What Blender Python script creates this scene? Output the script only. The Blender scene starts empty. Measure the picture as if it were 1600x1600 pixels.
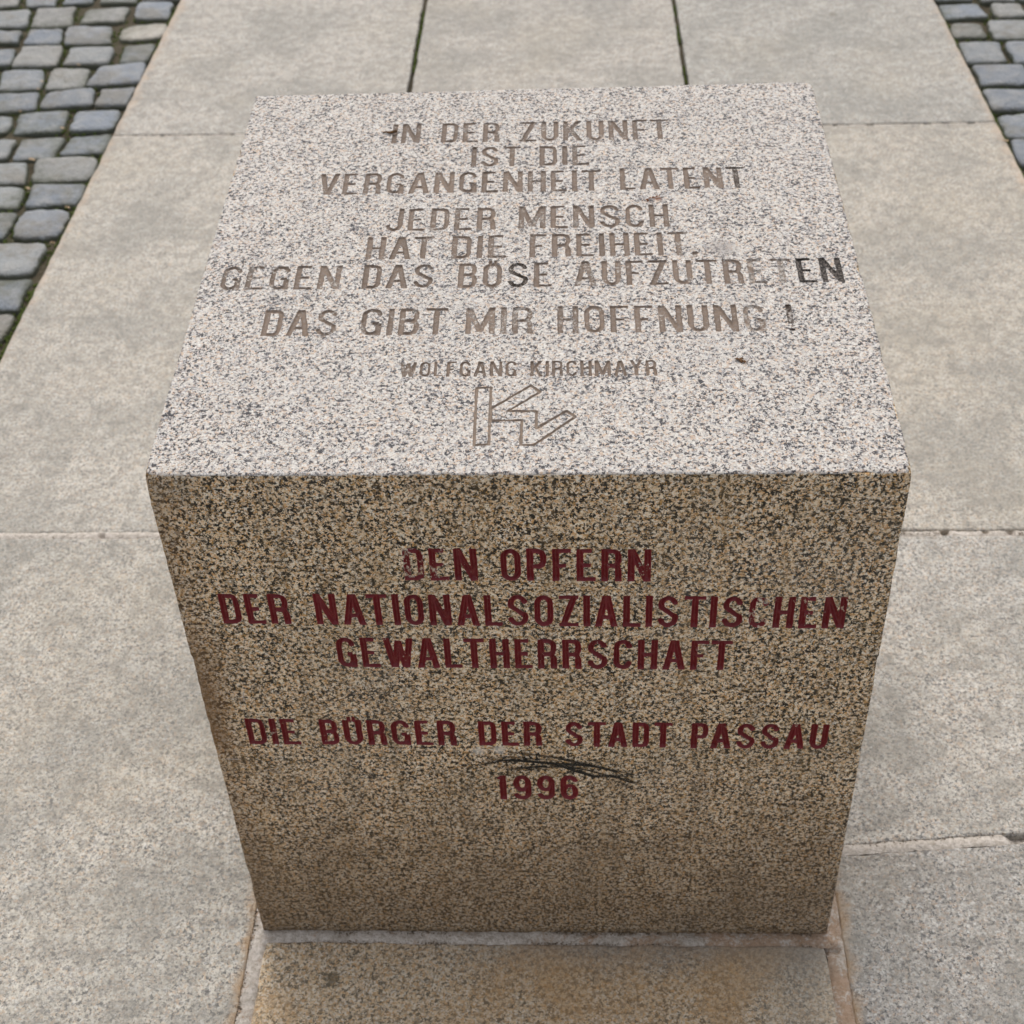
import bpy, math, random
import numpy as np
from mathutils import Vector, Matrix
random.seed(7)

# ------------------------------------------------------------------ camera, sky, sun, exposure
scene = bpy.context.scene
COL = scene.collection
cam_data = bpy.data.cameras.new('camera')
cam = bpy.data.objects.new('camera', cam_data)
COL.objects.link(cam)
cam.location = (0.04499, -0.87655, 1.35233)
cam.rotation_euler = (0.857148, 0.037149, 0.031297)
cam_data.lens = 51.01
cam_data.sensor_width = 36.0
cam_data.clip_start = 0.02
cam_data.clip_end = 500.0
cam_data.dof.use_dof = True
cam_data.dof.focus_distance = 1.16
cam_data.dof.aperture_fstop = 13.0
scene.camera = cam

SUN_ELEV, SUN_ROT = math.radians(58), math.radians(-7)      # veiled sun, high and behind the stone
world = bpy.data.worlds.new('World')
scene.world = world
world.use_nodes = True
wn = world.node_tree
wn.nodes.clear()
sky = wn.nodes.new('ShaderNodeTexSky')
sky.sky_type = 'NISHITA'
sky.sun_disc = False
sky.sun_elevation = SUN_ELEV
sky.sun_rotation = SUN_ROT
sky.air_density = 1.0
sky.dust_density = 3.0
hsv = wn.nodes.new('ShaderNodeHueSaturation')                 # thin cloud greys the sky
hsv.inputs['Saturation'].default_value = 0.26
bgn = wn.nodes.new('ShaderNodeBackground')
bgn.inputs['Strength'].default_value = 0.15
won = wn.nodes.new('ShaderNodeOutputWorld')
wn.links.new(sky.outputs[0], hsv.inputs['Color'])
wn.links.new(hsv.outputs[0], bgn.inputs['Color'])
wn.links.new(bgn.outputs[0], won.inputs['Surface'])

sun_data = bpy.data.lights.new('sun', 'SUN')
sun_data.energy = 1.05
sun_data.angle = math.radians(22)
sun_data.color = (1.0, 0.975, 0.93)
sun = bpy.data.objects.new('sun', sun_data)
COL.objects.link(sun)
sdir = Vector((math.sin(SUN_ROT) * math.cos(SUN_ELEV), math.cos(SUN_ROT) * math.cos(SUN_ELEV), math.sin(SUN_ELEV)))
sun.rotation_euler = sdir.to_track_quat('Z', 'Y').to_euler()
sun.location = sdir * 20

scene.view_settings.view_transform = 'Standard'
scene.view_settings.look = 'None'
scene.view_settings.gamma = 1.0
scene.view_settings.use_curve_mapping = False
scene.view_settings.exposure = 0.38
scene.render.engine = 'CYCLES'

# ------------------------------------------------------------------ measured layout (metres; x east, y north, z up;
# origin: middle of the stone's front foot)
W, DEP, HF, HB = 0.6030, 0.6108, 0.6320, 0.6703      # the memorial stone; its top slopes up to the back
SHEAR = -0.0064
# words: text, x of both ends, then bottom and top of the capitals at the left end and at the right end
TOP_WORDS = (
  ('IN',-0.1439,-0.1141,0.5023,0.5414,0.502,0.5416),
  ('DER',-0.0923,-0.0315,0.5019,0.5409,0.5006,0.54),
  ('ZUKUNFT',-0.0109,0.1433,0.5005,0.5393,0.4993,0.5384),
  ('IST',-0.059,-0.0088,0.4537,0.492,0.4528,0.4908),
  ('DIE',0.01,0.0599,0.4529,0.4904,0.4526,0.4901),
  ('VERGANGENHEIT',-0.2103,0.071,0.4069,0.4456,0.4046,0.4426),
  ('LATENT',0.0896,0.2125,0.4058,0.4451,0.4048,0.4432),
  ('JEDER',-0.1375,-0.0312,0.3405,0.3788,0.3402,0.3783),
  ('MENSCH',-0.0094,0.1338,0.3413,0.3794,0.3402,0.3788),
  ('HAT',-0.1518,-0.0889,0.2937,0.3307,0.2935,0.3303),
  ('DIE',-0.0715,-0.0201,0.2936,0.3304,0.2936,0.3309),
  ('FREIHEIT',0.0015,0.1497,0.2937,0.3314,0.2937,0.3312),
  (',',0.152,0.1567,0.2896,0.2998,0.2895,0.2997),
  ('GEGEN',-0.2826,-0.1716,0.2487,0.2856,0.2477,0.2849),
  ('DAS',-0.1512,-0.0858,0.2478,0.285,0.2481,0.2852),
  ('BÖSE',-0.0634,0.0221,0.2472,0.2853,0.2472,0.2851),
  ('AUFZUTRETEN',0.0425,0.2849,0.2478,0.2862,0.2483,0.2858),
  ('DAS',-0.2339,-0.1673,0.1789,0.2169,0.1785,0.2167),
  ('GIBT',-0.1466,-0.0699,0.1786,0.2173,0.1785,0.217),
  ('MIR',-0.0538,0.0057,0.1787,0.2172,0.1788,0.2172),
  ('HOFFNUNG',0.0269,0.208,0.1789,0.2178,0.1786,0.2167),
  ('!',0.2269,0.233,0.1788,0.2168,0.1787,0.2167),
  ('WOLFGANG',-0.1075,-0.0076,0.1209,0.1407,0.1202,0.1408),
  ('KIRCHMAYR',0.0039,0.1107,0.1201,0.1407,0.1198,0.1406),
)
FRONT_WORDS = (
  ('DEN',-0.1031,-0.0416,0.5174,0.5536,0.5169,0.5531),
  ('OPFERN',-0.0226,0.1018,0.5168,0.553,0.5155,0.552),
  ('DER',-0.2648,-0.2056,0.4662,0.502,0.4655,0.5016),
  ('NATIONALSOZIALISTISCHEN',-0.1835,0.2668,0.465,0.5019,0.4602,0.4974),
  ('GEWALTHERRSCHAFT',-0.171,0.1744,0.4117,0.4491,0.408,0.445),
  ('DIE',-0.2673,-0.2182,0.3065,0.3428,0.306,0.3418),
  ('BÜRGER',-0.1987,-0.0723,0.306,0.3413,0.3052,0.3399),
  ('DER',-0.0518,0.007,0.3052,0.3394,0.3047,0.3389),
  ('STADT',0.0279,0.1266,0.3043,0.3389,0.3025,0.3375),
  ('PASSAU',0.1439,0.2686,0.302,0.3375,0.3011,0.3356),
  ('1996',-0.0397,0.0404,0.2247,0.2616,0.225,0.2618),
)
EMBLEM_BAR = (
  (-0.0408,0.1056),
  (-0.0287,0.106),
  (-0.0284,0.0346),
  (-0.0403,0.0342),
)
EMBLEM_ARM = (
  (-0.0279,0.0789),
  (0.0044,0.108),
  (0.0125,0.0999),
  (-0.014,0.0755),
  (0.0094,0.0753),
  (0.0092,0.0535),
  (0.0339,0.0756),
  (0.041,0.0679),
  (0.0076,0.0339),
  (-0.003,0.0339),
  (-0.0023,0.0639),
  (-0.0278,0.0641),
)
SCRIBBLE = (
  ((-0.0534,0.2773),(-0.0388,0.2822),(-0.0229,0.2855),(-0.0029,0.2831),(0.0201,0.2798),(0.0485,0.2782),(0.0664,0.2717),(0.077,0.2675)),
  ((-0.0479,0.2904),(-0.028,0.288),(-0.0051,0.2831),(0.017,0.279),(0.0348,0.2749)),
  ((-0.0245,0.2969),(-0.0047,0.2937),(0.0172,0.2896),(0.0349,0.2831),(0.0506,0.279)),
  ((-0.0233,0.2732),(-0.0074,0.274),(0.0085,0.2765),(0.0222,0.2765),(0.0401,0.27),(0.0559,0.2609),(0.0728,0.2617)),
  ((-0.044,0.2855),(-0.0258,0.2904),(-0.007,0.2872),(0.0139,0.2855),(0.0307,0.2807)),
  ((0.0033,0.2815),(0.0243,0.2774),(0.0454,0.2716),(0.0665,0.2634),(0.0878,0.2526)),
  ((0.0243,0.2757),(0.0379,0.2683),(0.0559,0.2609),(0.0749,0.2626),(0.0878,0.2534),(0.0984,0.2517)),
  ((0.0349,0.2807),(0.0538,0.2774),(0.0707,0.2708),(0.0876,0.2659),(0.095,0.2626)),
  ((-0.0368,0.2798),(-0.0213,0.2707),(-0.0022,0.2707),(0.019,0.2749)),
  ((0.0115,0.2674),(0.0241,0.2658),(0.0411,0.2662)),
  ((0.0161,0.2904),(0.0307,0.2856),(0.0454,0.2807),(0.0612,0.275),(0.0749,0.27),(0.0877,0.2576),(0.092,0.2542)),
  ((-0.0506,0.2789),(-0.0408,0.2855),(-0.0176,0.2847),(0.0033,0.2806)),
)
COBBLES_WEST = (
  ((-1.418,2.693),(-1.354,2.689),(-1.336,2.611),(-1.396,2.599)),
  ((-1.334,2.687),(-1.256,2.682),(-1.242,2.605),(-1.315,2.605)),
  ((-1.237,2.681),(-1.157,2.676),(-1.152,2.622),(-1.226,2.611)),
  ((-1.141,2.675),(-1.048,2.677),(-1.043,2.619),(-1.134,2.621)),
  ((-1.031,2.676),(-0.925,2.669),(-0.934,2.625),(-1.03,2.626)),
  ((-1.383,2.576),(-1.296,2.582),(-1.278,2.478),(-1.358,2.476)),
  ((-1.281,2.588),(-1.187,2.594),(-1.169,2.483),(-1.268,2.478)),
  ((-1.155,2.584),(-1.05,2.589),(-1.047,2.497),(-1.154,2.496)),
  ((-1.032,2.607),(-0.946,2.605),(-0.939,2.508),(-1.021,2.51)),
  ((-1.351,2.454),(-1.278,2.45),(-1.272,2.387),(-1.336,2.387)),
  ((-1.261,2.456),(-1.182,2.458),(-1.168,2.371),(-1.255,2.375)),
  ((-1.172,2.468),(-1.066,2.466),(-1.046,2.371),(-1.157,2.37)),
  ((-1.041,2.471),(-0.931,2.486),(-0.928,2.391),(-1.033,2.384)),
  ((-1.331,2.352),(-1.265,2.349),(-1.253,2.262),(-1.308,2.258)),
  ((-1.248,2.355),(-1.156,2.356),(-1.144,2.25),(-1.245,2.249)),
  ((-1.133,2.345),(-1.031,2.339),(-1.026,2.256),(-1.129,2.255)),
  ((-1.009,2.358),(-0.937,2.364),(-0.938,2.265),(-1.001,2.262)),
  ((-1.26,2.23),(-1.166,2.232),(-1.145,2.13),(-1.24,2.126)),
  ((-1.145,2.234),(-1.058,2.232),(-1.05,2.135),(-1.134,2.124)),
  ((-1.038,2.241),(-0.936,2.255),(-0.927,2.15),(-1.047,2.138)),
  ((-1.246,2.111),(-1.14,2.109),(-1.127,2.025),(-1.228,2.018)),
  ((-1.12,2.105),(-1.023,2.121),(-1.005,2.04),(-1.121,2.031)),
  ((-1.003,2.114),(-0.93,2.126),(-0.93,2.036),(-0.998,2.034)),
  ((-1.238,1.998),(-1.167,1.995),(-1.159,1.922),(-1.221,1.913)),
  ((-1.157,2.009),(-1.051,2.022),(-1.044,1.922),(-1.144,1.913)),
  ((-1.033,2.012),(-0.937,2.016),(-0.934,1.923),(-1.025,1.919)),
  ((-1.207,1.885),(-1.126,1.887),(-1.124,1.802),(-1.191,1.794)),
  ((-1.116,1.887),(-1.026,1.899),(-1.028,1.798),(-1.11,1.794)),
  ((-1.013,1.893),(-0.931,1.909),(-0.929,1.82),(-1.017,1.813)),
  ((-1.163,1.783),(-1.074,1.782),(-1.055,1.691),(-1.146,1.691)),
  ((-1.061,1.8),(-0.933,1.799),(-0.927,1.703),(-1.045,1.703)),
  ((-1.143,1.68),(-1.05,1.679),(-1.043,1.598),(-1.133,1.598)),
  ((-1.037,1.691),(-0.928,1.689),(-0.927,1.605),(-1.026,1.599)),
  ((-1.121,1.582),(-1.035,1.581),(-1.034,1.482),(-1.114,1.48)),
  ((-1.022,1.581),(-0.928,1.582),(-0.928,1.478),(-1.02,1.477)),
  ((-1.067,1.461),(-0.942,1.457),(-0.945,1.35),(-1.059,1.351)),
  ((-1.043,1.335),(-0.938,1.34),(-0.935,1.236),(-1.039,1.237)),
  ((-1.023,1.219),(-0.935,1.221),(-0.937,1.138),(-1.026,1.133)),
)
COBBLES_EAST = (
  ((0.896,2.551),(0.965,2.547),(0.967,2.5),(0.883,2.505)),
  ((0.984,2.546),(1.061,2.541),(1.064,2.49),(0.987,2.491)),
  ((0.885,2.483),(0.973,2.478),(0.983,2.403),(0.882,2.399)),
  ((1.003,2.476),(1.067,2.468),(1.068,2.402),(1.004,2.395)),
  ((0.892,2.371),(0.957,2.367),(0.958,2.294),(0.882,2.295)),
  ((0.975,2.376),(1.07,2.377),(1.057,2.278),(0.971,2.28)),
  ((0.888,2.265),(0.976,2.263),(0.97,2.162),(0.886,2.158)),
  ((0.988,2.259),(1.063,2.258),(1.05,2.152),(0.987,2.152)),
  ((0.892,2.139),(0.998,2.136),(0.99,2.047),(0.893,2.046)),
  ((0.888,2.021),(0.994,2.021),(0.996,1.928),(0.892,1.925)),
  ((0.892,1.898),(0.97,1.918),(0.967,1.81),(0.894,1.808)),
  ((0.896,1.795),(0.963,1.792),(0.955,1.683),(0.893,1.69)),
)

# ------------------------------------------------------------------ helpers
def tag(o, label=None, cat=None, group=None, kind=None):
    if label: o['label'] = label
    if cat: o['category'] = cat
    if group: o['group'] = group
    if kind: o['kind'] = kind
    return o


def link(name, data, parent=None):
    o = bpy.data.objects.new(name, data)
    COL.objects.link(o)
    if parent is not None: o.parent = parent
    return o


def mesh_np(name, V, tris, quads, mat, smooth=True):
    """mesh from numpy arrays of triangles and quads"""
    me = bpy.data.meshes.new(name)
    V = np.asarray(V, dtype=np.float32)
    nt, nq = len(tris), len(quads)
    me.vertices.add(len(V))
    me.vertices.foreach_set('co', V.ravel())
    loops = np.concatenate([np.asarray(tris, dtype=np.int32).ravel(), np.asarray(quads, dtype=np.int32).ravel()])
    me.loops.add(len(loops))
    me.loops.foreach_set('vertex_index', loops)
    me.polygons.add(nt + nq)
    st = np.concatenate([np.arange(nt) * 3, nt * 3 + np.arange(nq) * 4]).astype(np.int32)
    me.polygons.foreach_set('loop_start', st)
    me.polygons.foreach_set('use_smooth', np.full(nt + nq, smooth, dtype=bool))
    me.update(calc_edges=True)
    me.validate()
    me.materials.append(mat)
    return me


def mesh_py(name, V, F, mat, smooth=False):
    me = bpy.data.meshes.new(name)
    me.from_pydata([tuple(v) for v in V], [], F)
    me.materials.append(mat)
    if smooth: me.polygons.foreach_set('use_smooth', [True] * len(me.polygons))
    me.update()
    return me


def _hash(ix, iy, iz, seed):
    h = (ix.astype(np.int64) * 374761393 + iy.astype(np.int64) * 668265263 + iz.astype(np.int64) * 2147483647 + seed * 1274126177) & 0xffffffff
    h = ((h ^ (h >> 13)) * 1274126177) & 0xffffffff
    h = ((h ^ (h >> 16)) * 2246822519) & 0xffffffff
    return ((h ^ (h >> 15)) & 0xffffff) / float(0xffffff)


def vnoise(P, scale, seed=0):
    """smooth value noise, -1..1, at points P (n,3); scale is cells per metre"""
    Q = np.asarray(P, dtype=float) * scale
    I = np.floor(Q).astype(np.int64)
    f = Q - I
    f = f * f * (3 - 2 * f)
    out = 0.0
    for dx in (0, 1):
        for dy in (0, 1):
            for dz in (0, 1):
                w = (f[:, 0] if dx else 1 - f[:, 0]) * (f[:, 1] if dy else 1 - f[:, 1]) * (f[:, 2] if dz else 1 - f[:, 2])
                out = out + w * _hash(I[:, 0] + dx, I[:, 1] + dy, I[:, 2] + dz, seed)
    return out * 2 - 1


# ------------------------------------------------------------------ materials
class NT:
    """short node-building helper"""
    def __init__(self, name):
        self.m = bpy.data.materials.new(name)
        self.m.use_nodes = True
        self.t = self.m.node_tree
        self.t.nodes.clear()
        self.out = self.t.nodes.new('ShaderNodeOutputMaterial')
        self.b = self.t.nodes.new('ShaderNodeBsdfPrincipled')
        self.t.links.new(self.b.outputs[0], self.out.inputs['Surface'])
        self.tc = self.t.nodes.new('ShaderNodeTexCoord')
        self.P = self.tc.outputs['Object']

    def n(self, kind, **kw):
        nd = self.t.nodes.new(kind)
        for k, v in kw.items(): setattr(nd, k, v)
        return nd

    def put(self, sock, v):
        if hasattr(v, 'is_output') or isinstance(v, bpy.types.NodeSocket): self.t.links.new(v, sock)
        else: sock.default_value = v

    def math(self, op, a, b=0.0, c=None, clamp=False):
        nd = self.n('ShaderNodeMath', operation=op, use_clamp=clamp)
        self.put(nd.inputs[0], a)
        self.put(nd.inputs[1], b)
        if c is not None: self.put(nd.inputs[2], c)
        return nd.outputs[0]

    def mix(self, f, a, b, mode='MIX'):
        nd = self.n('ShaderNodeMix', data_type='RGBA', blend_type=mode)
        self.put(nd.inputs[0], f)
        self.put(nd.inputs[6], a if not isinstance(a, tuple) else (*a[:3], 1))
        self.put(nd.inputs[7], b if not isinstance(b, tuple) else (*b[:3], 1))
        return nd.outputs[2]

    def step(self, v, lo, hi):
        nd = self.n('ShaderNodeMapRange', interpolation_type='SMOOTHSTEP')
        self.put(nd.inputs[0], v)
        self.put(nd.inputs[1], lo)
        self.put(nd.inputs[2], hi)
        return nd.outputs[0]

    def noise(self, scale, detail=2.0, rough=0.5, vec=None, w=None):
        nd = self.n('ShaderNodeTexNoise')
        nd.inputs['Scale'].default_value = scale
        nd.inputs['Detail'].default_value = detail
        nd.inputs['Roughness'].default_value = rough
        self.t.links.new(vec if vec is not None else self.P, nd.inputs['Vector'])
        return nd.outputs['Fac'], nd.outputs['Color']

    def voronoi(self, scale, vec=None, feature='F1', rnd=1.0):
        nd = self.n('ShaderNodeTexVoronoi', feature=feature)
        nd.inputs['Scale'].default_value = scale
        nd.inputs['Randomness'].default_value = rnd
        self.t.links.new(vec if vec is not None else self.P, nd.inputs['Vector'])
        return nd

    def sep(self, v):
        nd = self.n('ShaderNodeSeparateXYZ')
        self.t.links.new(v, nd.inputs[0])
        return nd.outputs

    def vmath(self, op, a, b):
        nd = self.n('ShaderNodeVectorMath', operation=op)
        self.put(nd.inputs[0], a)
        self.put(nd.inputs[1], b)
        return nd.outputs[0]

    def ramp(self, f, stops, interp='LINEAR'):
        nd = self.n('ShaderNodeValToRGB')
        nd.color_ramp.interpolation = interp
        e = nd.color_ramp.elements
        while len(e) > 1: e.remove(e[-1])
        e[0].position, e[0].color = stops[0][0], (*stops[0][1], 1)
        for pos, c in stops[1:]:
            x = e.new(pos)
            x.color = (*c, 1)
        self.put(nd.inputs[0], f)
        return nd.outputs[0]

    def bump(self, h, strength, dist, normal=None):
        nd = self.n('ShaderNodeBump')
        nd.inputs['Strength'].default_value = strength
        nd.inputs['Distance'].default_value = dist
        self.t.links.new(h, nd.inputs['Height'])
        if normal is not None: self.t.links.new(normal, nd.inputs['Normal'])
        return nd.outputs[0]

    def done(self, color, rough=0.8, normal=None, spec=0.35):
        self.put(self.b.inputs['Base Color'], color)
        self.put(self.b.inputs['Roughness'], rough)
        self.b.inputs['Specular IOR Level'].default_value = spec
        if normal is not None: self.t.links.new(normal, self.b.inputs['Normal'])
        return self.m


def granite_color(g, grain=1.0, dark=0.0, pal='pale', vec=None):
    """speckled granite: pale feldspar, grey quartz, amber iron halos and black mica flakes"""
    P = vec if vec is not None else g.P
    _, wc = g.noise(330 / grain, 1.0, 0.5, P)
    wv = g.vmath('SUBTRACT', wc, (0.5, 0.5, 0.5))
    sc = g.n('ShaderNodeVectorMath', operation='SCALE')
    g.t.links.new(wv, sc.inputs[0])
    sc.inputs['Scale'].default_value = 0.0030 * grain
    V = g.vmath('ADD', P, sc.outputs[0])
    v1 = g.sep(g.voronoi(390 / grain, V).outputs['Color'])
    v2 = g.sep(g.voronoi(620 / grain, V).outputs['Color'])
    cell = g.voronoi(820 / grain, V)                     # crystals: each takes one value from the broader noises
    CP = cell.outputs['Position']
    mica, _ = g.noise(240 / grain, 2.0, 0.60, CP)
    qz, _ = g.noise(170 / grain, 3.0, 0.60, g.vmath('ADD', CP, (3.1, 1.7, 5.3)))
    tint, _ = g.noise(240 / grain, 2.0, 0.60, g.vmath('ADD', CP, (7.3, 2.9, 1.1)))
    clus, _ = g.noise(48 / grain, 3.0, 0.60, P)
    if pal == 'pale':
        c_a, c_b, c_q, c_o = (0.605, 0.563, 0.510), (0.465, 0.415, 0.362), (0.25, 0.242, 0.247), (0.50, 0.345, 0.23)
        c_k, c_k2, amber = (0.040, 0.038, 0.042), (0.13, 0.124, 0.130), 0.45
    else:
        c_a, c_b, c_q, c_o = (0.92, 0.775, 0.575), (0.78, 0.545, 0.315), (0.28, 0.215, 0.150), (0.64, 0.325, 0.10)
        c_k, c_k2, amber = (0.014, 0.012, 0.010), (0.085, 0.070, 0.05), 0.95
    col = g.mix(v1[0], c_a, c_b)
    lo = 0.545 if pal == 'pale' else 0.525
    col = g.mix(g.math('MULTIPLY', g.step(tint, lo, lo + 0.05), 0.78), col, c_o)
    col = g.mix(g.math('MULTIPLY', g.step(qz, 0.545, 0.60), 0.75), col, c_q)
    grey = g.math('GREATER_THAN', v2[1], 0.80)
    col = g.mix(g.math('MULTIPLY', grey, 0.45), col, c_q)
    bright = g.math('GREATER_THAN', v2[2], 0.78)
    col = g.mix(g.math('MULTIPLY', bright, 0.62), col, (0.71, 0.68, 0.635) if pal == 'pale' else (0.95, 0.90, 0.80))
    thr = g.math('MULTIPLY_ADD', clus, 0.26, 0.290 + dark)
    cr = g.sep(cell.outputs['Color'])
    e = g.math('MULTIPLY_ADD', g.math('SUBTRACT', cr[0], 0.5), 0.16, g.math('SUBTRACT', mica, thr))
    halo = g.math('SUBTRACT', 1.0, g.step(e, 0.016, 0.062))
    col = g.mix(g.math('MULTIPLY', g.math('MULTIPLY', halo, amber), g.step(tint, 0.44, 0.54)), col, (0.48, 0.265, 0.07) if pal != 'pale' else (0.52, 0.36, 0.24))
    k2 = g.math('SUBTRACT', 1.0, g.step(e, -0.004, 0.020))
    col = g.mix(g.math('MULTIPLY', k2, 0.80), col, c_k2)
    k = g.math('SUBTRACT', 1.0, g.step(e, -0.040, -0.022))
    col = g.mix(g.math('MULTIPLY', k, 0.94), col, c_k)
    return col, v1, v2, (v2[2], v2[0], v1[2]), clus


def _combine(self, f):
    nd = self.n('ShaderNodeCombineColor')
    for i in range(3): self.put(nd.inputs[i], f)
    return nd.outputs[0]
NT.combine = _combine


def mat_stone():
    g = NT('memorial_granite')
    pale, v1, v2, v3, clus = granite_color(g, 0.76, 0.016, 'pale')
    brown, *_ = granite_color(g, 0.88, 0.052, 'tan')
    x, y, z = g.sep(g.P)
    # the upright faces carry a tan weathering film, the top has been washed clean
    skew = g.math('MULTIPLY_ADD', y, 0.00364 / DEP, -0.00214)
    zt = g.math('MULTIPLY_ADD', y, (HB - HF) / DEP, g.math('MULTIPLY_ADD', g.math('MULTIPLY', x, 1 / 0.3), skew, HF))
    n1, _ = g.noise(70, 3.0)
    below = g.math('SUBTRACT', zt, z)
    film = g.step(g.math('MULTIPLY_ADD', n1, 0.0012, below), 0.0014, 0.0024)
    col = g.mix(film, pale, brown)
    # rusty streaking down the front's left edge, plus the rounded edge's shade painted brown
    n2, _ = g.noise(28, 4.0, 0.65)
    n3, _ = g.noise(9, 3.0, 0.6)
    edge = g.math('SUBTRACT', 1.0, g.step(g.math('MULTIPLY_ADD', n2, -0.05, g.math('ADD', x, 0.3)), -0.030, 0.016))
    zone = g.math('MULTIPLY', g.step(z, 0.27, 0.33), g.math('SUBTRACT', 1.0, g.step(z, 0.37, 0.50)))
    edge = g.math('MULTIPLY', edge, g.math('MULTIPLY_ADD', zone, 0.60, 0.45))
    col = g.mix(g.math('MULTIPLY', g.math('MULTIPLY', edge, film), 0.75), col, (0.20, 0.10, 0.035))
    # broad uneven soiling
    soil = g.step(n3, 0.42, 0.70)
    col = g.mix(g.math('MULTIPLY', g.math('MULTIPLY', soil, film), 0.18), col, (0.20, 0.155, 0.09))
    n5, _ = g.noise(5, 4.0, 0.6)
    col = g.mix(g.math('MULTIPLY', g.step(n5, 0.45, 0.75), 0.12), col, (0.40, 0.38, 0.36))
    # dark smudge on the top, chipped dark pit, pale scratch on the front
    def spot(cx, cy, cz, r0, r1, amt, c, col):
        d = g.n('ShaderNodeVectorMath', operation='DISTANCE')
        g.t.links.new(g.P, d.inputs[0])
        d.inputs[1].default_value = (cx, cy, cz)
        dd = g.math('MULTIPLY_ADD', n2, 0.02, d.outputs['Value'])
        f = g.math('SUBTRACT', 1.0, g.step(dd, r0 + 0.01, r1 + 0.01))
        return g.mix(g.math('MULTIPLY', f, amt), col, c)
    ztop = lambda yy: HF + (HB - HF) * yy / DEP
    col = spot(0.178, 0.302, ztop(0.302), 0.004, 0.019, 0.62, (0.27, 0.24, 0.22), col)
    col = spot(0.120, 0.389, ztop(0.389), 0.001, 0.006, 0.75, (0.22, 0.09, 0.04), col)
    col = spot(-0.275, 0.0, HF - 0.012, 0.004, 0.030, 0.30, (0.13, 0.11, 0.08), col)
    col = spot(-0.055, 0.0, 0.298, 0.001, 0.007, 0.55, (0.70, 0.66, 0.60), col)
    col = spot(-0.034, 0.0, 0.299, 0.001, 0.006, 0.55, (0.70, 0.66, 0.60), col)
    # faint vertical run-off streaks
    mp = g.n('ShaderNodeMapping')
    mp.inputs['Scale'].default_value = (42, 42, 5)
    g.t.links.new(g.P, mp.inputs[0])
    nst, _ = g.noise(1.0, 4.0, 0.62, mp.outputs[0])
    col = g.mix(g.math('MULTIPLY', g.math('MULTIPLY', g.step(nst, 0.50, 0.70), film), 0.26), col, (0.13, 0.095, 0.055))
    nst2, _ = g.noise(1.0, 4.0, 0.62, g.vmath('ADD', mp.outputs[0], (7.7, 3.1, 2.2)))
    col = g.mix(g.math('MULTIPLY', g.math('MULTIPLY', g.step(nst2, 0.54, 0.72), film), 0.22), col, (0.46, 0.28, 0.11))
    # shade towards the ground painted in: lower front darkened brown, ragged edge
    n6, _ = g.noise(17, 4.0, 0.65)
    low_shade = g.math('SUBTRACT', 1.0, g.step(g.math('MULTIPLY_ADD', n6, -0.34, z), -0.14, 0.14))
    col = g.mix(g.math('MULTIPLY', g.math('MULTIPLY', low_shade, film), 0.55), col, (0.125, 0.080, 0.043))
    # darker brown foot of the stone
    foot = g.math('SUBTRACT', 1.0, g.step(g.math('MULTIPLY_ADD', n2, 0.03, z), 0.012, 0.026))
    col = g.mix(g.math('MULTIPLY', foot, 0.45), col, (0.10, 0.065, 0.035))
    h1, _ = g.noise(420, 3.0, 0.6)
    h = g.math('ADD', g.math('MULTIPLY', h1, 0.7), g.math('MULTIPLY', v1[1], 0.5))
    nb = g.bump(h, 0.55, 0.0009)
    rough = g.math('MULTIPLY_ADD', v2[1], 0.25, 0.62)
    return g.done(col, rough, nb, 0.35)


def mat_groove():
    """carved letters on top: bare granite under worn grey-brown paint; object colour = paint, alpha = how much is left"""
    g = NT('worn_letter_paint')
    stone, v1, v2, v3, clus = granite_color(g, 0.8, 0.03, 'pale')
    stone = g.mix(0.45, stone, (0.30, 0.26, 0.22))
    oi = g.n('ShaderNodeObjectInfo')
    n1, _ = g.noise(330, 3.0, 0.7)
    n2, _ = g.noise(60, 2.0, 0.6)
    t = g.math('MULTIPLY_ADD', n2, 0.5, g.math('MULTIPLY', n1, 0.62))
    thr = g.math('MULTIPLY_ADD', oi.outputs['Alpha'], 0.35, 0.40)
    f = g.math('SUBTRACT', 1.0, g.step(g.math('SUBTRACT', t, thr), -0.03, 0.03))
    pc = g.mix(g.math('MULTIPLY', g.math('GREATER_THAN', v3[1], 0.62), 0.45), oi.outputs['Color'], (0.32, 0.27, 0.235))
    pc = g.mix(g.math('MULTIPLY', v2[0], 0.35), pc, (0.06, 0.05, 0.045))
    col = g.mix(f, stone, pc)
    nb = g.bump(n1, 0.5, 0.0008)
    return g.done(col, 0.8, nb, 0.25)


def mat_red():
    """carved letters on the front: glossy dark red enamel with chips; alpha = how much is left"""
    g = NT('dark_red_letter_paint')
    stone, v1, v2, v3, clus = granite_color(g, 0.8, 0.0, 'tan')
    stone = g.mix(0.35, stone, (0.62, 0.56, 0.52))
    oi = g.n('ShaderNodeObjectInfo')
    n1, _ = g.noise(260, 3.0, 0.7)
    n2, _ = g.noise(48, 2.0, 0.6)
    t = g.math('MULTIPLY_ADD', n2, 0.5, g.math('MULTIPLY', n1, 0.62))
    thr = g.math('MULTIPLY_ADD', oi.outputs['Alpha'], 0.35, 0.40)
    f = g.math('SUBTRACT', 1.0, g.step(g.math('SUBTRACT', t, thr), -0.015, 0.015))
    n3, _ = g.noise(90, 2.0)
    pc = g.mix(g.math('MULTIPLY', n3, 0.6), oi.outputs['Color'], (0.16, 0.022, 0.022))
    col = g.mix(f, stone, pc)
    nb = g.bump(n1, 0.30, 0.0005)
    return g.done(col, 0.42, nb, 0.35)


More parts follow.
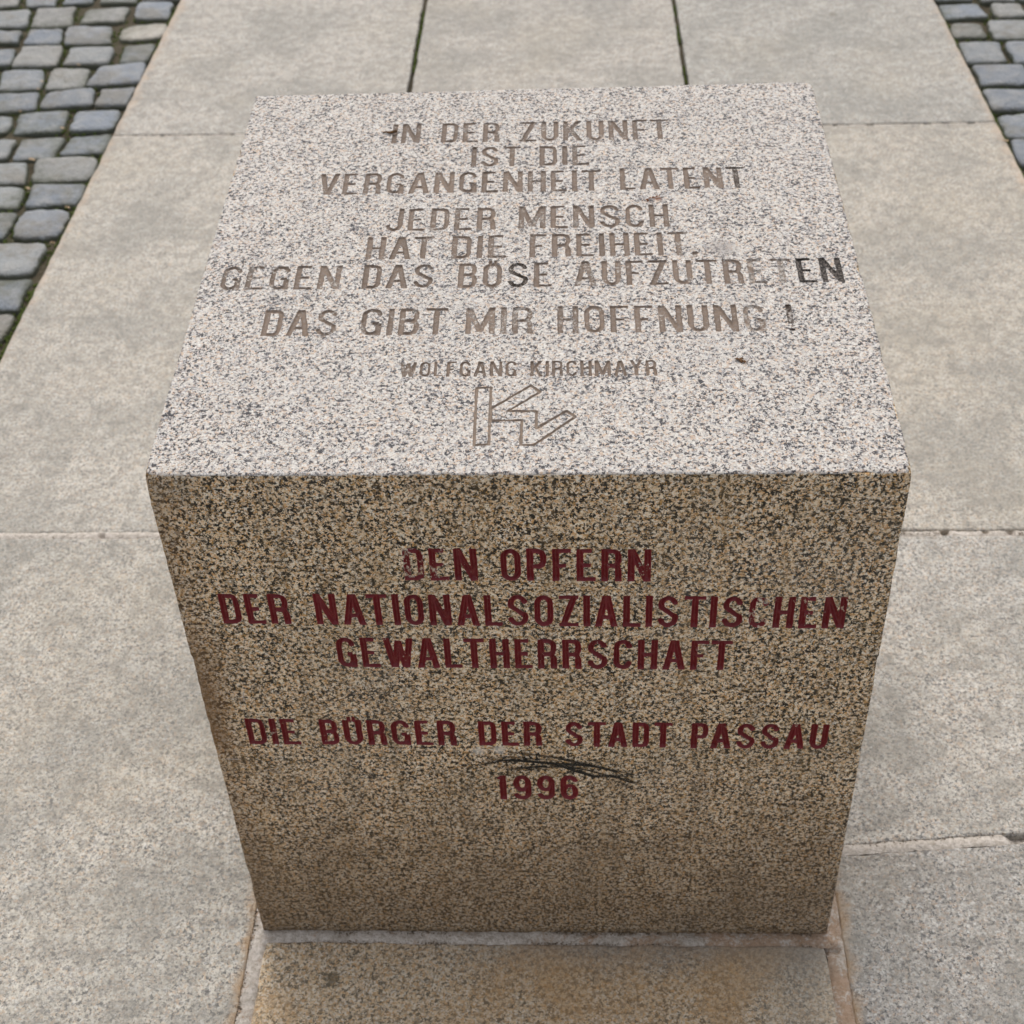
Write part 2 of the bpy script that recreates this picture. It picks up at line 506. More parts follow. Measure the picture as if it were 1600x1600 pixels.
def mat_slab():
    g = NT('paving_granite')
    gc, v1, v2, v3, clus = granite_color(g, 1.05, -0.005, 'pale')
    oi = g.n('ShaderNodeObjectInfo')
    n0, _ = g.noise(5.5, 5.0, 0.62)
    n1, _ = g.noise(22, 4.0, 0.6)
    n2, _ = g.noise(130, 3.0, 0.65)
    base = oi.outputs['Color']
    # worn surface: grain shows at low contrast through a grey film
    gn = g.mix(1.0, g.mix(1.0, gc, (2.62, 2.62, 2.65), 'MULTIPLY'), base, 'MULTIPLY')
    col = g.mix(oi.outputs['Alpha'], base, gn)
    n5, _ = g.noise(260, 3.0, 0.68)
    n6, _ = g.noise(190, 3.0, 0.62, g.vmath('ADD', g.P, (2.2, 5.1, 0.4)))
    col = g.mix(g.math('MULTIPLY', g.step(n5, 0.50, 0.64), 0.62), col, (0.20, 0.19, 0.172))
    col = g.mix(g.math('MULTIPLY', g.step(n6, 0.56, 0.66), 0.50), col, (0.74, 0.72, 0.68))
    col = g.mix(g.math('MULTIPLY', g.step(n0, 0.40, 0.64), 0.46), col, (0.235, 0.225, 0.20))
    n7, _ = g.noise(3.2, 5.0, 0.65, g.vmath('ADD', g.P, (9.2, 3.3, 0.0)))
    col = g.mix(g.math('MULTIPLY', g.step(n7, 0.48, 0.66), 0.26), col, (0.40, 0.345, 0.265))
    n8, _ = g.noise(48, 4.0, 0.62)
    col = g.mix(g.math('MULTIPLY', g.step(n8, 0.45, 0.64), 0.38), col, (0.20, 0.185, 0.16))
    col = g.mix(g.math('MULTIPLY', g.step(n1, 0.48, 0.70), 0.26), col, (0.26, 0.235, 0.20))
    col = g.mix(g.math('MULTIPLY', g.math('SUBTRACT', 1.0, g.step(n8, 0.32, 0.44)), 0.20), col, (0.60, 0.58, 0.54))
    dk = g.step(n2, 0.58, 0.72)
    col = g.mix(g.math('MULTIPLY', dk, 0.28), col, (0.20, 0.19, 0.175))
    vs = g.voronoi(5.0, g.vmath('ADD', g.P, (0.37, 0.11, 0.0)))
    sr = g.sep(vs.outputs['Color'])
    rad = g.math('MULTIPLY_ADD', sr[1], 0.055, 0.012)
    sd = g.math('MULTIPLY_ADD', n8, 0.09, vs.outputs['Distance'])
    sp = g.math('SUBTRACT', 1.0, g.step(g.math('SUBTRACT', sd, rad), 0.035, 0.060))
    col = g.mix(g.math('MULTIPLY', sp, g.math('MULTIPLY_ADD', sr[2], 0.40, 0.12)), col, (0.16, 0.135, 0.10))
    x, y, z = g.sep(g.P)
    n3, _ = g.noise(38, 4.0, 0.65)
    # warm iron stain creeping in from the outer kerb line and round the foot of the memorial
    ex = g.math('ABSOLUTE', g.math('ADD', x, 0.021))
    outer = g.step(g.math('MULTIPLY_ADD', n3, 0.07, ex), 0.915, 0.950)
    col = g.mix(g.math('MULTIPLY', outer, 0.60), col, (0.50, 0.37, 0.265))
    ax = g.math('SUBTRACT', g.math('ABSOLUTE', g.math('SUBTRACT', x, 0.001)), 0.308)
    near = g.math('SUBTRACT', 1.0, g.step(g.math('MULTIPLY_ADD', n3, -0.040, g.math('ABSOLUTE', ax)), -0.020, 0.002))
    near = g.math('MULTIPLY', near, g.math('SUBTRACT', 1.0, g.step(y, 0.05, 0.22)))
    col = g.mix(g.math('MULTIPLY', near, 0.70), col, (0.40, 0.24, 0.11))
    h = g.math('ADD', g.math('MULTIPLY', n2, 0.8), g.math('MULTIPLY', v1[1], 0.35))
    nb = g.bump(h, 0.55, 0.0016)
    nb = g.bump(n1, 0.25, 0.004, nb)
    return g.done(col, 0.85, nb, 0.25)


def mat_rusty_slab():
    g = NT('iron_stained_granite')
    gc, v1, v2, v3, clus = granite_color(g, 1.1, 0.0, 'tan')
    n0, _ = g.noise(7, 5.0, 0.62)
    n1, _ = g.noise(30, 4.0, 0.6)
    n2, _ = g.noise(140, 3.0, 0.65)
    x, y, z = g.sep(g.P)
    col = g.mix(0.38, gc, (0.40, 0.33, 0.235))
    col = g.mix(g.math('MULTIPLY', g.step(n0, 0.44, 0.66), 0.55), col, (0.50, 0.30, 0.13))
    # grey band next to the mortar, wandering edge
    grey_band = g.math('SUBTRACT', 1.0, g.step(g.math('ADD', g.math('MULTIPLY', n0, 0.10), g.math('ABSOLUTE', y)), 0.055, 0.125))
    rt = g.step(g.math('MULTIPLY_ADD', n1, 0.06, x), -0.16, 0.10)
    col = g.mix(g.math('MULTIPLY', g.math('MULTIPLY', grey_band, rt), 0.72), col, (0.26, 0.23, 0.20))
    pale = g.step(g.math('MULTIPLY_ADD', n1, 0.10, x), 0.21, 0.34)
    col = g.mix(g.math('MULTIPLY', pale, 0.45), col, (0.37, 0.34, 0.29))
    col = g.mix(g.math('MULTIPLY', g.step(n2, 0.55, 0.72), 0.35), col, (0.13, 0.10, 0.07))
    n5, _ = g.noise(270, 3.0, 0.68)
    col = g.mix(g.math('MULTIPLY', g.step(n5, 0.50, 0.62), 0.40), col, (0.15, 0.12, 0.085))
    d = g.n('ShaderNodeVectorMath', operation='DISTANCE')
    g.t.links.new(g.P, d.inputs[0])
    d.inputs[1].default_value = (-0.219, -0.058, 0.0)
    col = g.mix(g.math('MULTIPLY', g.math('SUBTRACT', 1.0, g.step(g.math('MULTIPLY_ADD', n1, 0.012, d.outputs['Value']), 0.009, 0.018)), 0.7), col, (0.13, 0.10, 0.06))
    h = g.math('ADD', g.math('MULTIPLY', n2, 0.8), g.math('MULTIPLY', v1[1], 0.35))
    nb = g.bump(h, 0.6, 0.0016)
    return g.done(col, 0.78, nb, 0.3)


def mat_cobble():
    g = NT('blue_grey_cobble')
    oi = g.n('ShaderNodeObjectInfo')
    off = g.n('ShaderNodeCombineXYZ')
    for i in range(3): g.t.links.new(g.math('MULTIPLY', oi.outputs['Random'], 7.0 + i), off.inputs[i])
    V = g.vmath('ADD', g.P, off.outputs[0])
    n0, _ = g.noise(26, 4.0, 0.6, V)
    n1, _ = g.noise(150, 3.0, 0.65, V)
    n2, _ = g.noise(420, 2.0, 0.6, V)
    base = oi.outputs['Color']
    col = g.mix(g.math('MULTIPLY', g.step(n0, 0.40, 0.68), 0.42), base, (0.37, 0.35, 0.315))
    col = g.mix(g.math('MULTIPLY', g.step(n1, 0.55, 0.72), 0.45), col, (0.14, 0.15, 0.165))
    col = g.mix(g.math('MULTIPLY', g.step(n2, 0.58, 0.70), 0.45), col, (0.55, 0.53, 0.50))
    n9, _ = g.noise(9, 4.0, 0.7, V)
    col = g.mix(g.math('MULTIPLY', g.step(n9, 0.48, 0.64), 0.55), col, (0.17, 0.145, 0.105))
    x, y, z = g.sep(g.P)
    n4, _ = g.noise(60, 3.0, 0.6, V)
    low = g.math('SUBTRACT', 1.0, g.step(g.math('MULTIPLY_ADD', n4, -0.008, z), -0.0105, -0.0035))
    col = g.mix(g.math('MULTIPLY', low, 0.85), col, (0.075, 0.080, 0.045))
    nb = g.bump(g.math('ADD', n1, g.math('MULTIPLY', n0, 1.5)), 1.0, 0.0060)
    return g.done(col, 0.62, nb, 0.4)


def mat_soil():
    g = NT('mossy_joint_soil')
    n0, _ = g.noise(16, 4.0, 0.6)
    n1, _ = g.noise(120, 3.0, 0.7)
    col = g.mix(g.step(n0, 0.50, 0.68), (0.078, 0.064, 0.042), (0.045, 0.056, 0.020))
    col = g.mix(g.math('MULTIPLY', g.step(n1, 0.55, 0.7), 0.5), col, (0.20, 0.175, 0.13))
    nb = g.bump(n1, 0.9, 0.006)
    return g.done(col, 0.95, nb, 0.15)


def mat_mortar():
    g = NT('pale_mortar')
    n0, _ = g.noise(30, 4.0, 0.65)
    n1, _ = g.noise(160, 3.0, 0.7)
    n3, _ = g.noise(11, 3.0, 0.6)
    x, y, z = g.sep(g.P)
    col = g.mix(g.step(n1, 0.4, 0.65), (0.68, 0.61, 0.54), (0.50, 0.435, 0.365))
    fr = g.math('SUBTRACT', 1.0, g.step(y, 0.05, 0.40))           # iron water only reaches the joints at the foot
    rgt = g.math('MULTIPLY_ADD', g.step(x, 0.02, 0.26), 0.20, -0.03)
    nf, _ = g.noise(240, 3.0, 0.7)
    rust = g.math('MULTIPLY', g.step(g.math('MULTIPLY_ADD', nf, 0.45, g.math('ADD', n0, rgt)), 0.72, 0.92), g.math('SUBTRACT', 1.0, g.step(g.math('ABSOLUTE', x), 0.312, 0.325)))
    col = g.mix(g.math('MULTIPLY', g.math('MULTIPLY', rust, fr), 0.66), col, (0.35, 0.185, 0.080))
    far = g.step(g.math('ABSOLUTE', x), 0.312, 0.325)
    col = g.mix(g.math('MULTIPLY', g.step(n3, 0.50, 0.66), g.math('MULTIPLY_ADD', far, -0.20, 0.32)), col, (0.28, 0.235, 0.185))
    n4, _ = g.noise(420, 3.0, 0.7)
    col = g.mix(g.math('MULTIPLY', g.step(n4, 0.54, 0.62), 0.40), col, (0.24, 0.19, 0.14))
    nb = g.bump(g.math('ADD', n1, n4), 1.0, 0.0025)
    return g.done(col, 0.92, nb, 0.2)


def mat_plain(name, c1, c2, scale, rough=0.85, bump=0.4, bd=0.001):
    g = NT(name)
    n0, _ = g.noise(scale, 3.0, 0.6)
    col = g.mix(g.step(n0, 0.35, 0.65), c1, c2)
    return g.done(col, rough, g.bump(n0, bump, bd), 0.25)


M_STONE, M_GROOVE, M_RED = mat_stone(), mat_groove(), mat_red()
M_SLAB, M_RUSTY, M_COBBLE = mat_slab(), mat_rusty_slab(), mat_cobble()
M_SOIL, M_MORTAR = mat_soil(), mat_mortar()
M_MOSS = mat_plain('green_moss', (0.045, 0.075, 0.012), (0.11, 0.13, 0.030), 300, 0.95, 0.8, 0.002)
M_LEAF = mat_plain('dry_leaf', (0.34, 0.22, 0.12), (0.52, 0.38, 0.24), 200, 0.8)
M_TWIG = mat_plain('dark_twig_bark', (0.045, 0.025, 0.012), (0.16, 0.075, 0.025), 500, 0.6)
M_RUSTLEAF = mat_plain('red_brown_crumb', (0.12, 0.04, 0.018), (0.26, 0.11, 0.05), 500, 0.85)
M_INK = mat_plain('black_marker_ink', (0.014, 0.013, 0.012), (0.05, 0.045, 0.035), 700, 0.75)
M_CHALK = mat_plain('pale_scratch', (0.60, 0.55, 0.50), (0.42, 0.37, 0.32), 600, 0.9)

# ------------------------------------------------------------------ letter shapes (strokes in a box 1 wide, 1 high)
def arc(cx, cy, rx, ry, a0, a1, n=9):
    return [(cx + rx * math.cos(math.radians(a0 + (a1 - a0) * i / (n - 1))), cy + ry * math.sin(math.radians(a0 + (a1 - a0) * i / (n - 1)))) for i in range(n)]

# each glyph: width relative to the usual letter, list of (kind, points); 'b' square ends, 'c' round ends, 'd' thin accents
G = {
    'I': (0.30, [('b', [(0.5, 0), (0.5, 1)])]),
    'L': (0.92, [('b', [(0, 0), (0, 1)]), ('h', [(0, 0), (1, 0)])]),
    'E': (0.95, [('b', [(0, 0), (0, 1)]), ('h', [(0, 0), (1, 0)]), ('h', [(0, 1), (0.96, 1)]), ('h', [(0, .50), (.88, .50)])]),
    'F': (0.92, [('b', [(0, 0), (0, 1)]), ('h', [(0, 1), (1, 1)]), ('h', [(0, .48), (.88, .48)])]),
    'T': (1.10, [('b', [(.5, 0), (.5, 1)]), ('h', [(0, 1), (1, 1)])]),
    'H': (1.05, [('b', [(0, 0), (0, 1)]), ('b', [(1, 0), (1, 1)]), ('h', [(0, .5), (1, .5)])]),
    'N': (1.15, [('b', [(0, 0), (0, 1)]), ('b', [(1, 0), (1, 1)]), ('b', [(0, 1), (1, 0)])]),
    'M': (1.45, [('b', [(0, 0), (0, 1)]), ('b', [(1, 0), (1, 1)]), ('b', [(0, 1), (.5, .08)]), ('b', [(1, 1), (.5, .08)])]),
    'A': (1.20, [('b', [(0, 0), (.46, 1)]), ('b', [(1, 0), (.54, 1)]), ('h', [(.15, .28), (.85, .28)])]),
    'V': (1.15, [('b', [(0, 1), (.46, 0)]), ('b', [(1, 1), (.54, 0)])]),
    'W': (1.60, [('b', [(0, 1), (.24, 0)]), ('b', [(.28, 0), (.5, .92)]), ('b', [(.72, 0), (.5, .92)]), ('b', [(1, 1), (.76, 0)])]),
    'Y': (1.15, [('b', [(0, 1), (.5, .45)]), ('b', [(1, 1), (.5, .45)]), ('b', [(.5, .48), (.5, 0)])]),
    'K': (1.12, [('b', [(0, 0), (0, 1)]), ('b', [(.05, .38), (.95, 1)]), ('b', [(.34, .58), (1, 0)])]),
    'Z': (1.02, [('h', [(0, 1), (1, 1)]), ('h', [(0, 0), (1, 0)]), ('b', [(.96, .98), (.04, .02)])]),
    'D': (1.03, [('b', [(0, 0), (0, 1)]), ('c', [(0, 1), (.66, 1), (.90, .95), (1, .82), (1, .18), (.90, .05), (.66, 0), (0, 0)])]),
    'B': (1.02, [('b', [(0, 0), (0, 1)]), ('c', [(0, 1), (.62, 1), (.88, .95), (.96, .85), (.96, .66), (.86, .57), (.6, .53), (0, .53)]),
                 ('c', [(.6, .53), (.90, .47), (1, .36), (1, .16), (.90, .05), (.64, 0), (0, 0)])]),
    'P': (1.0, [('b', [(0, 0), (0, 1)]), ('c', [(0, 1), (.62, 1), (.90, .95), (1, .84), (1, .62), (.90, .50), (.62, .45), (0, .45)])]),
    'R': (1.03, [('b', [(0, 0), (0, 1)]), ('c', [(0, 1), (.62, 1), (.88, .95), (.98, .84), (.98, .66), (.88, .54), (.6, .49), (0, .49)]),
                 ('c', [(.60, .49), (.86, .45), (.97, .35)]), ('b', [(.97, .37), (1, 0)])]),
    'O': (1.03, [('c', [(0, .78), *arc(.5, .78, .5, .22, 180, 0), (1, .22), *arc(.5, .22, .5, .22, 0, -180), (0, .78)])]),
    'U': (1.03, [('b', [(0, 1), (0, .24)]), ('c', [(0, .24), *arc(.5, .24, .5, .24, 180, 360), (1, .24)]), ('b', [(1, .24), (1, 1)])]),
    'C': (1.02, [('c', [*arc(.5, .77, .5, .23, 12, 180), (0, .23), *arc(.5, .23, .5, .23, 180, 348)])]),
    'G': (1.05, [('c', [*arc(.5, .77, .5, .23, 10, 180), (0, .23), *arc(.5, .23, .5, .23, 180, 330)]), ('b', [(.99, 0.0), (.99, .44)]), ('h', [(.56, .44), (.99, .44)])]),
    'S': (1.12, [('c', [*arc(.5, .76, .47, .24, 18, 205, 10), (.20, .60), (.82, .38), *arc(.5, .25, .5, .25, 25, -165, 10)])]),
    'J': (0.95, [('b', [(1, 1), (1, .24)]), ('c', [*arc(.5, .24, .5, .24, 360, 190)])]),
    '1': (0.72, [('b', [(.75, 0), (.75, 1)]), ('h', [(.05, .90), (.70, 1)])]),
    '9': (1.05, [('c', [*arc(.5, .70, .5, .30, 0, 360, 17)]), ('c', [(1, .72), (1, .22), *arc(.5, .22, .5, .22, 0, -160)])]),
    '6': (1.05, [('c', [*arc(.5, .30, .5, .30, 0, 360, 17)]), ('c', [(0, .28), (0, .78), *arc(.5, .78, .5, .22, 180, 20)])]),
    '!': (0.30, [('b', [(.5, .26), (.5, 1)]), ('b', [(.5, 0), (.5, .085)])]),
    ',': (0.30, [('b', [(.5, 1.0), (.5, .55)]), ('d', [(.5, .6), (.2, 0)])]),
}


def word_strokes(word, x0, x1, l0, h0, l1, h1, t, th, tc):
    """yields (character, [(kind, half width, metre points)]) for each letter; t, th, tc = half widths of stems, bars, curves"""
    base = [c if c in G else {'Ö': 'O', 'Ü': 'U'}[c] for c in word]
    ws = [G[c][0] for c in base]
    gap = 0.27
    gaps = [gap - (0.14 if a + b in ('AT', 'LT', 'TA', 'FT', 'AV', 'WA', 'PA', 'FA') else 0) for a, b in zip(base, base[1:])]
    k = (x1 - x0) / (sum(ws) + sum(gaps))
    x = x0
    out = []
    for i, (c, b, w) in enumerate(zip(word, base, ws)):
        wl = w * k
        f = lambda xx: (xx - x0) / max(x1 - x0, 1e-6)
        def mp(p, hx, hy):
            X = x + hx + p[0] * (wl - 2 * hx) if wl > 2 * hx else x + wl / 2
            lo = l0 + (l1 - l0) * f(X)
            hi = h0 + (h1 - h0) * f(X)
            return (X, lo + hy + p[1] * (hi - lo - 2 * hy))
        st = []
        for kind, pts in G[b][1]:
            hw = {'b': t, 'h': th, 'c': tc, 'd': t * 0.8}[kind]
            if kind == 'b':
                st.append((kind, hw, [mp(p, t, 0) for p in pts]))
            elif kind == 'h':
                q = [mp((px, py), 0 if px in (0, 1) else t, th) for px, py in pts]
                st.append((kind, hw, q))
            else:
                st.append((kind, hw, [mp(p, t, tc) for p in pts]))
        if c in 'ÖÜ':
            hi = h0 + (h1 - h0) * f(x)
            for dx in (-0.13, 0.13):
                X = x + wl * (0.5 + dx)
                st.append(('b', t * 0.62, [(X, hi - 0.0030), (X, hi + 0.0042)]))
        out.append((c, st))
        x += wl + (gaps[i] * k if i < len(gaps) else 0)
    return out


def sdf_strokes(X, Y, strokes):
    """signed distance (negative inside) to a union of thick strokes on grid X, Y"""
    best = np.full(X.shape, 1.0)
    for kind, hw, pts in strokes:
        for i, ((ax, ay), (bx, by)) in enumerate(zip(pts, pts[1:])):
            dx, dy = bx - ax, by - ay
            L = math.hypot(dx, dy)
            if L < 1e-9: continue
            ux, uy = dx / L, dy / L
            rx, ry = X - ax, Y - ay
            s = rx * ux + ry * uy
            n = np.abs(-rx * uy + ry * ux)
            if kind in 'bh' and len(pts) == 2:
                # square ends; slanted stems are cut level with the line of writing
                if kind == 'b' and abs(dx) > 1e-4 and abs(uy) > 0.3:
                    lo, hi = min(ay, by), max(ay, by)
                    d = np.maximum(n - hw, np.maximum(lo - Y, Y - hi))
                else:
                    d = np.maximum(n - hw, np.maximum(-s, s - L))
            else:
                sc = np.clip(s, 0, L)
                d = np.hypot(rx - sc * ux, ry - sc * uy) - hw
            best = np.minimum(best, d)
    return best


# ------------------------------------------------------------------ the stone: carved granite block
def dense_axis(lo, hi, step, rounded_lo=True, rounded_hi=True):
    e = [0, .001, .002, .003, .0042, .0056, .0072, .009, .012]
    a = [lo + v for v in e] if rounded_lo else [lo, lo + 0.012]
    b = [hi - v for v in reversed(e)] if rounded_hi else [hi - 0.012, hi]
    n = max(2, int(round((b[0] - a[-1]) / step)))
    mid = np.linspace(a[-1], b[0], n + 1)[1:-1]
    return np.array(list(a) + list(mid) + list(b))


SUB = 6


def stone_map(P):
    """box space -> the real stone: worn, slightly chipped edges, sloping top"""
    P = np.asarray(P, dtype=float)
    lo = np.array([-W / 2, 0.0, -1.0])
    hi = np.array([W / 2, DEP, HF])
    Q = np.clip(P, lo, hi)
    r = 0.0023 + 0.0008 * vnoise(Q, 45, 3) + 0.0008 * vnoise(Q, 160, 5)
    for c, rad, amt in (((-W / 2, 0, HF), 0.022, 0.0050), ((W / 2, 0, HF), 0.03, 0.004), ((-W / 2, 0, 0.41), 0.02, 0.003),
                        ((W / 2, 0, 0.56), 0.025, 0.004), ((W / 2, DEP, HF), 0.03, 0.004), ((0.02, 0, HF), 0.012, 0.002), ((0.13, DEP, HF), 0.02, 0.003)):
        d = np.linalg.norm(Q - np.array(c), axis=1)
        r = r + amt * np.clip(1 - d / rad, 0, 1) ** 1.2
    r = r + 0.009 * np.clip(vnoise(Q, 60, 41) - 0.50, 0, 1) + 0.011 * np.clip(vnoise(Q, 150, 42) - 0.54, 0, 1)
    r = np.clip(r, 0.0012, 0.0118)[:, None]
    inner = np.clip(P, lo + r, hi - r)
    # a carved point lies inside the box: keep its depth below the rounded skin
    dv = P - inner
    L = np.linalg.norm(dv, axis=1)[:, None]
    out = np.where(L > r, inner + dv * (r / np.maximum(L, 1e-9)), P)
    out = out + np.where(L > 1e-6, 1, 0) * 0.00035 * vnoise(Q, 300, 9)[:, None] * dv / np.maximum(L, 1e-9)
    x, y, z = out[:, 0], out[:, 1], out[:, 2]
    fy, fx = y / DEP, (x + W / 2) / W
    top = HF - 0.00214 * (2 * fx - 1) + (HB - HF + 0.00364 * (2 * fx - 1)) * fy - 0.0
    return np.stack([x + SHEAR * fy, y, z * top / HF], axis=1)


def carve_face(us, vs, to3, letters, depth, wall, rough):
    """quads/tris of one face with letters cut out, and a separate mesh for every letter.
    us, vs: axis samples; to3(u, v, d) -> box space point; letters: [(name, strokes)]"""
    nu, nv = len(us) - 1, len(vs) - 1
    fu = np.concatenate([np.linspace(us[i], us[i + 1], SUB, endpoint=False) for i in range(nu)] + [[us[-1]]])
    fv = np.concatenate([np.linspace(vs[i], vs[i + 1], SUB, endpoint=False) for i in range(nv)] + [[vs[-1]]])
    phi = np.full((len(fu), len(fv)), 1.0)
    lid = np.full((len(fu), len(fv)), -1, dtype=int)
    for k, (name, st) in enumerate(letters):
        px = [p[0] for s in st for p in s[2]]
        py = [p[1] for s in st for p in s[2]]
        m = 0.006
        i0, i1 = np.searchsorted(fu, [min(px) - m, max(px) + m])
        j0, j1 = np.searchsorted(fv, [min(py) - m, max(py) + m])
        X, Y = np.meshgrid(fu[i0:i1], fv[j0:j1], indexing='ij')
        d = sdf_strokes(X, Y, st)
        Q = np.stack([X.ravel(), Y.ravel(), np.full(X.size, k * 0.013)], 1)
        d = d + rough * vnoise(Q, 420, 11).reshape(X.shape) + rough * 0.8 * vnoise(Q, 150, 12).reshape(X.shape)
        sub = phi[i0:i1, j0:j1]
        ls = lid[i0:i1, j0:j1]
        better = d < sub
        sub[better] = d[better]
        ls[better & (d < 0.003)] = k
    # coarse cells that touch a letter get the fine lattice
    need = np.zeros((nu, nv), bool)
    pos = phi < 0.0011
    for a in range(nu):
        blk = pos[a * SUB:(a + 1) * SUB + 1]
        if not blk.any(): continue
        cs = blk.any(axis=0)
        for b in np.unique(np.clip(np.nonzero(cs)[0] // SUB, 0, nv - 1)): need[a, b] = True
        for b in np.nonzero(cs)[0]:
            if b % SUB == 0 and b > 0: need[a, b // SUB - 1] = True
    NV = len(fv)
    ci, cj = np.nonzero(~need)
    I, J = ci * SUB, cj * SUB
    quads = np.stack([I * NV + J, (I + SUB) * NV + J, (I + SUB) * NV + J + SUB, I * NV + J + SUB], 1)
    ni, nj = np.nonzero(need)
    gi = (ni[:, None, None] * SUB + np.arange(SUB)[None, :, None]) + np.zeros((1, 1, SUB), int)
    gj = (nj[:, None, None] * SUB + np.arange(SUB)[None, None, :]) + np.zeros((1, SUB, 1), int)
    gi, gj = gi.ravel(), gj.ravel()
    a, b, c, d = gi * NV + gj, (gi + 1) * NV + gj, (gi + 1) * NV + gj + 1, gi * NV + gj + 1
    tris = np.concatenate([np.stack([a, b, c], 1), np.stack([a, c, d], 1)])
    ph = phi.ravel().copy()
    ph[np.abs(ph) < 1e-6] = 1e-6
    ld = lid.ravel()
    inside = ph[tris] < 0
    cnt = inside.sum(1)
    body = [tris[cnt == 0]]
    deep = tris[cnt == 3]
    owner = ld[deep].max(1)
    bylet = {}
    for k in range(len(letters)): bylet[k] = [list(t) for t in deep[owner == k]]
    UU, VV = np.meshgrid(fu, fv, indexing='ij')
    UU, VV = UU.ravel(), VV.ravel()
    extra_u, extra_v, cut = [], [], {}
    base = len(UU)
    def edge(p, q):
        key = (p, q) if p < q else (q, p)
        if key not in cut:
            t = ph[p] / (ph[p] - ph[q])
            cut[key] = base + len(extra_u)
            extra_u.append(UU[p] + t * (UU[q] - UU[p]))
            extra_v.append(VV[p] + t * (VV[q] - VV[p]))
        return cut[key]
    more = []
    for t in tris[(cnt == 1) | (cnt == 2)]:
        t = [int(x) for x in t]
        ins = [ph[x] < 0 for x in t]
        k = max(ld[x] for x, f in zip(t, ins) if f)
        if sum(ins) == 1:
            i = ins.index(True)
            p, q, r = t[i], t[(i + 1) % 3], t[(i + 2) % 3]
            e1, e2 = edge(p, q), edge(p, r)
            bylet[k].append([p, e1, e2])
            more += [[e1, q, r], [e1, r, e2]]
        else:
            i = ins.index(False)
            p, q, r = t[i], t[(i + 1) % 3], t[(i + 2) % 3]
            e1, e2 = edge(p, q), edge(p, r)
            more.append([p, e1, e2])
            bylet[k] += [[e1, q, r], [e1, r, e2]]
    U = np.concatenate([UU, extra_u]); V = np.concatenate([VV, extra_v])
    PH = np.concatenate([ph, np.zeros(len(extra_u))])
    s = np.clip(-PH / wall, 0, 1)
    s = s * s * (3 - 2 * s)
    DP = depth * s * (0.85 + 0.3 * (vnoise(np.stack([U, V, U * 0], 1), 500, 21) * 0.5 + 0.5))
    btr = np.concatenate([body[0], np.array(more, dtype=int).reshape(-1, 3)])
    flip = to3(1.0, 0.0, 0.0)[3]
    P3 = np.stack(to3(U, V, DP)[:3], 1)
    if flip:
        quads = quads[:, ::-1]
        btr = btr[:, ::-1]
        bylet = {k: [t[::-1] for t in v] for k, v in bylet.items()}
    return P3, btr, quads, bylet


def compact(P, tris):
    tris = np.asarray(tris, dtype=int)
    used, inv = np.unique(tris.ravel(), return_inverse=True)
    return P[used], inv.reshape(tris.shape)


ax_x = dense_axis(-W / 2, W / 2, 0.005)
ax_y = dense_axis(0, DEP, 0.005)
ax_z = dense_axis(-0.06, HF, 0.005, False, True)

top_letters, front_letters = [], []
for wd, *a in TOP_WORDS:
    small = (a[3] - a[2]) < 0.03 and wd != ','
    t, th, tc = (0.00145, 0.00120, 0.00130) if small else (0.00262, 0.00185, 0.00222)
    top_letters += [(c, st, wd) for c, st in word_strokes(wd, *a, t, th, tc)]
for wd, *a in FRONT_WORDS:
    k = 1.12 if wd == '1996' else 1.0
    front_letters += [(c, st, wd) for c, st in word_strokes(wd, *a, 0.00290 * k, 0.0023 * k, 0.00255 * k)]
ring = lambda pts: [('c', 0.00125, [pts[i], pts[(i + 1) % len(pts)]]) for i in range(len(pts))]
emblem = ring(EMBLEM_BAR) + ring(EMBLEM_ARM)
top_all = [(c, st) for c, st, w in top_letters] + [('emblem', emblem)]
front_all = [(c, st) for c, st, w in front_letters]

memorial = link('memorial_stone', None)
tag(memorial, 'granite memorial block with grey carved words on top and dark red letters on its front', 'memorial')

PT, TT, QT, LT = carve_face(ax_x, ax_y, lambda u, v, d: (u, v, HF - d, False), top_all, 0.0017, 0.0011, 0.00034)
PF, TF, QF, LF = carve_face(ax_x, ax_z, lambda u, v, d: (u, 0 * u + d, v, False), front_all, 0.0031, 0.0023, 0.00022)


def plain_face(us, vs, to3, flip):
    U, V = np.meshgrid(us, vs, indexing='ij')
    n = len(vs)
    i, j = np.meshgrid(np.arange(len(us) - 1), np.arange(n - 1), indexing='ij')
    i, j = i.ravel(), j.ravel()
    q = np.stack([i * n + j, (i + 1) * n + j, (i + 1) * n + j + 1, i * n + j + 1], 1)
    if flip: q = q[:, ::-1]
    return np.stack(to3(U.ravel(), V.ravel()), 1), q


PT, PF = stone_map(PT), stone_map(PF)
parts_v, parts_t, parts_q, off = [], [], [], 0
for P, Tt, Q in ((PT, TT, QT), (PF, TF, QF)):
    idx = np.concatenate([np.asarray(Tt).ravel(), np.asarray(Q).ravel()])
    used, inv = np.unique(idx, return_inverse=True)
    nt = len(Tt) * 3
    parts_v.append(P[used])
    parts_t.append(inv[:nt].reshape(-1, 3) + off)
    parts_q.append(inv[nt:].reshape(-1, 4) + off)
    off += len(used)
for us, vs, f, fl in ((ax_y, ax_z, lambda u, v: (0 * u - W / 2, u, v), True),
                      (ax_y, ax_z, lambda u, v: (0 * u + W / 2, u, v), False),
                      (ax_x, ax_z, lambda u, v: (u, 0 * u + DEP, v), True)):
    P, Q = plain_face(us, vs, f, fl)
    parts_v.append(stone_map(P))
    parts_q.append(Q + off)
    off += len(P)
block = link('granite_block', mesh_np('granite_block', np.concatenate(parts_v), np.concatenate(parts_t), np.concatenate(parts_q), M_STONE), memorial)

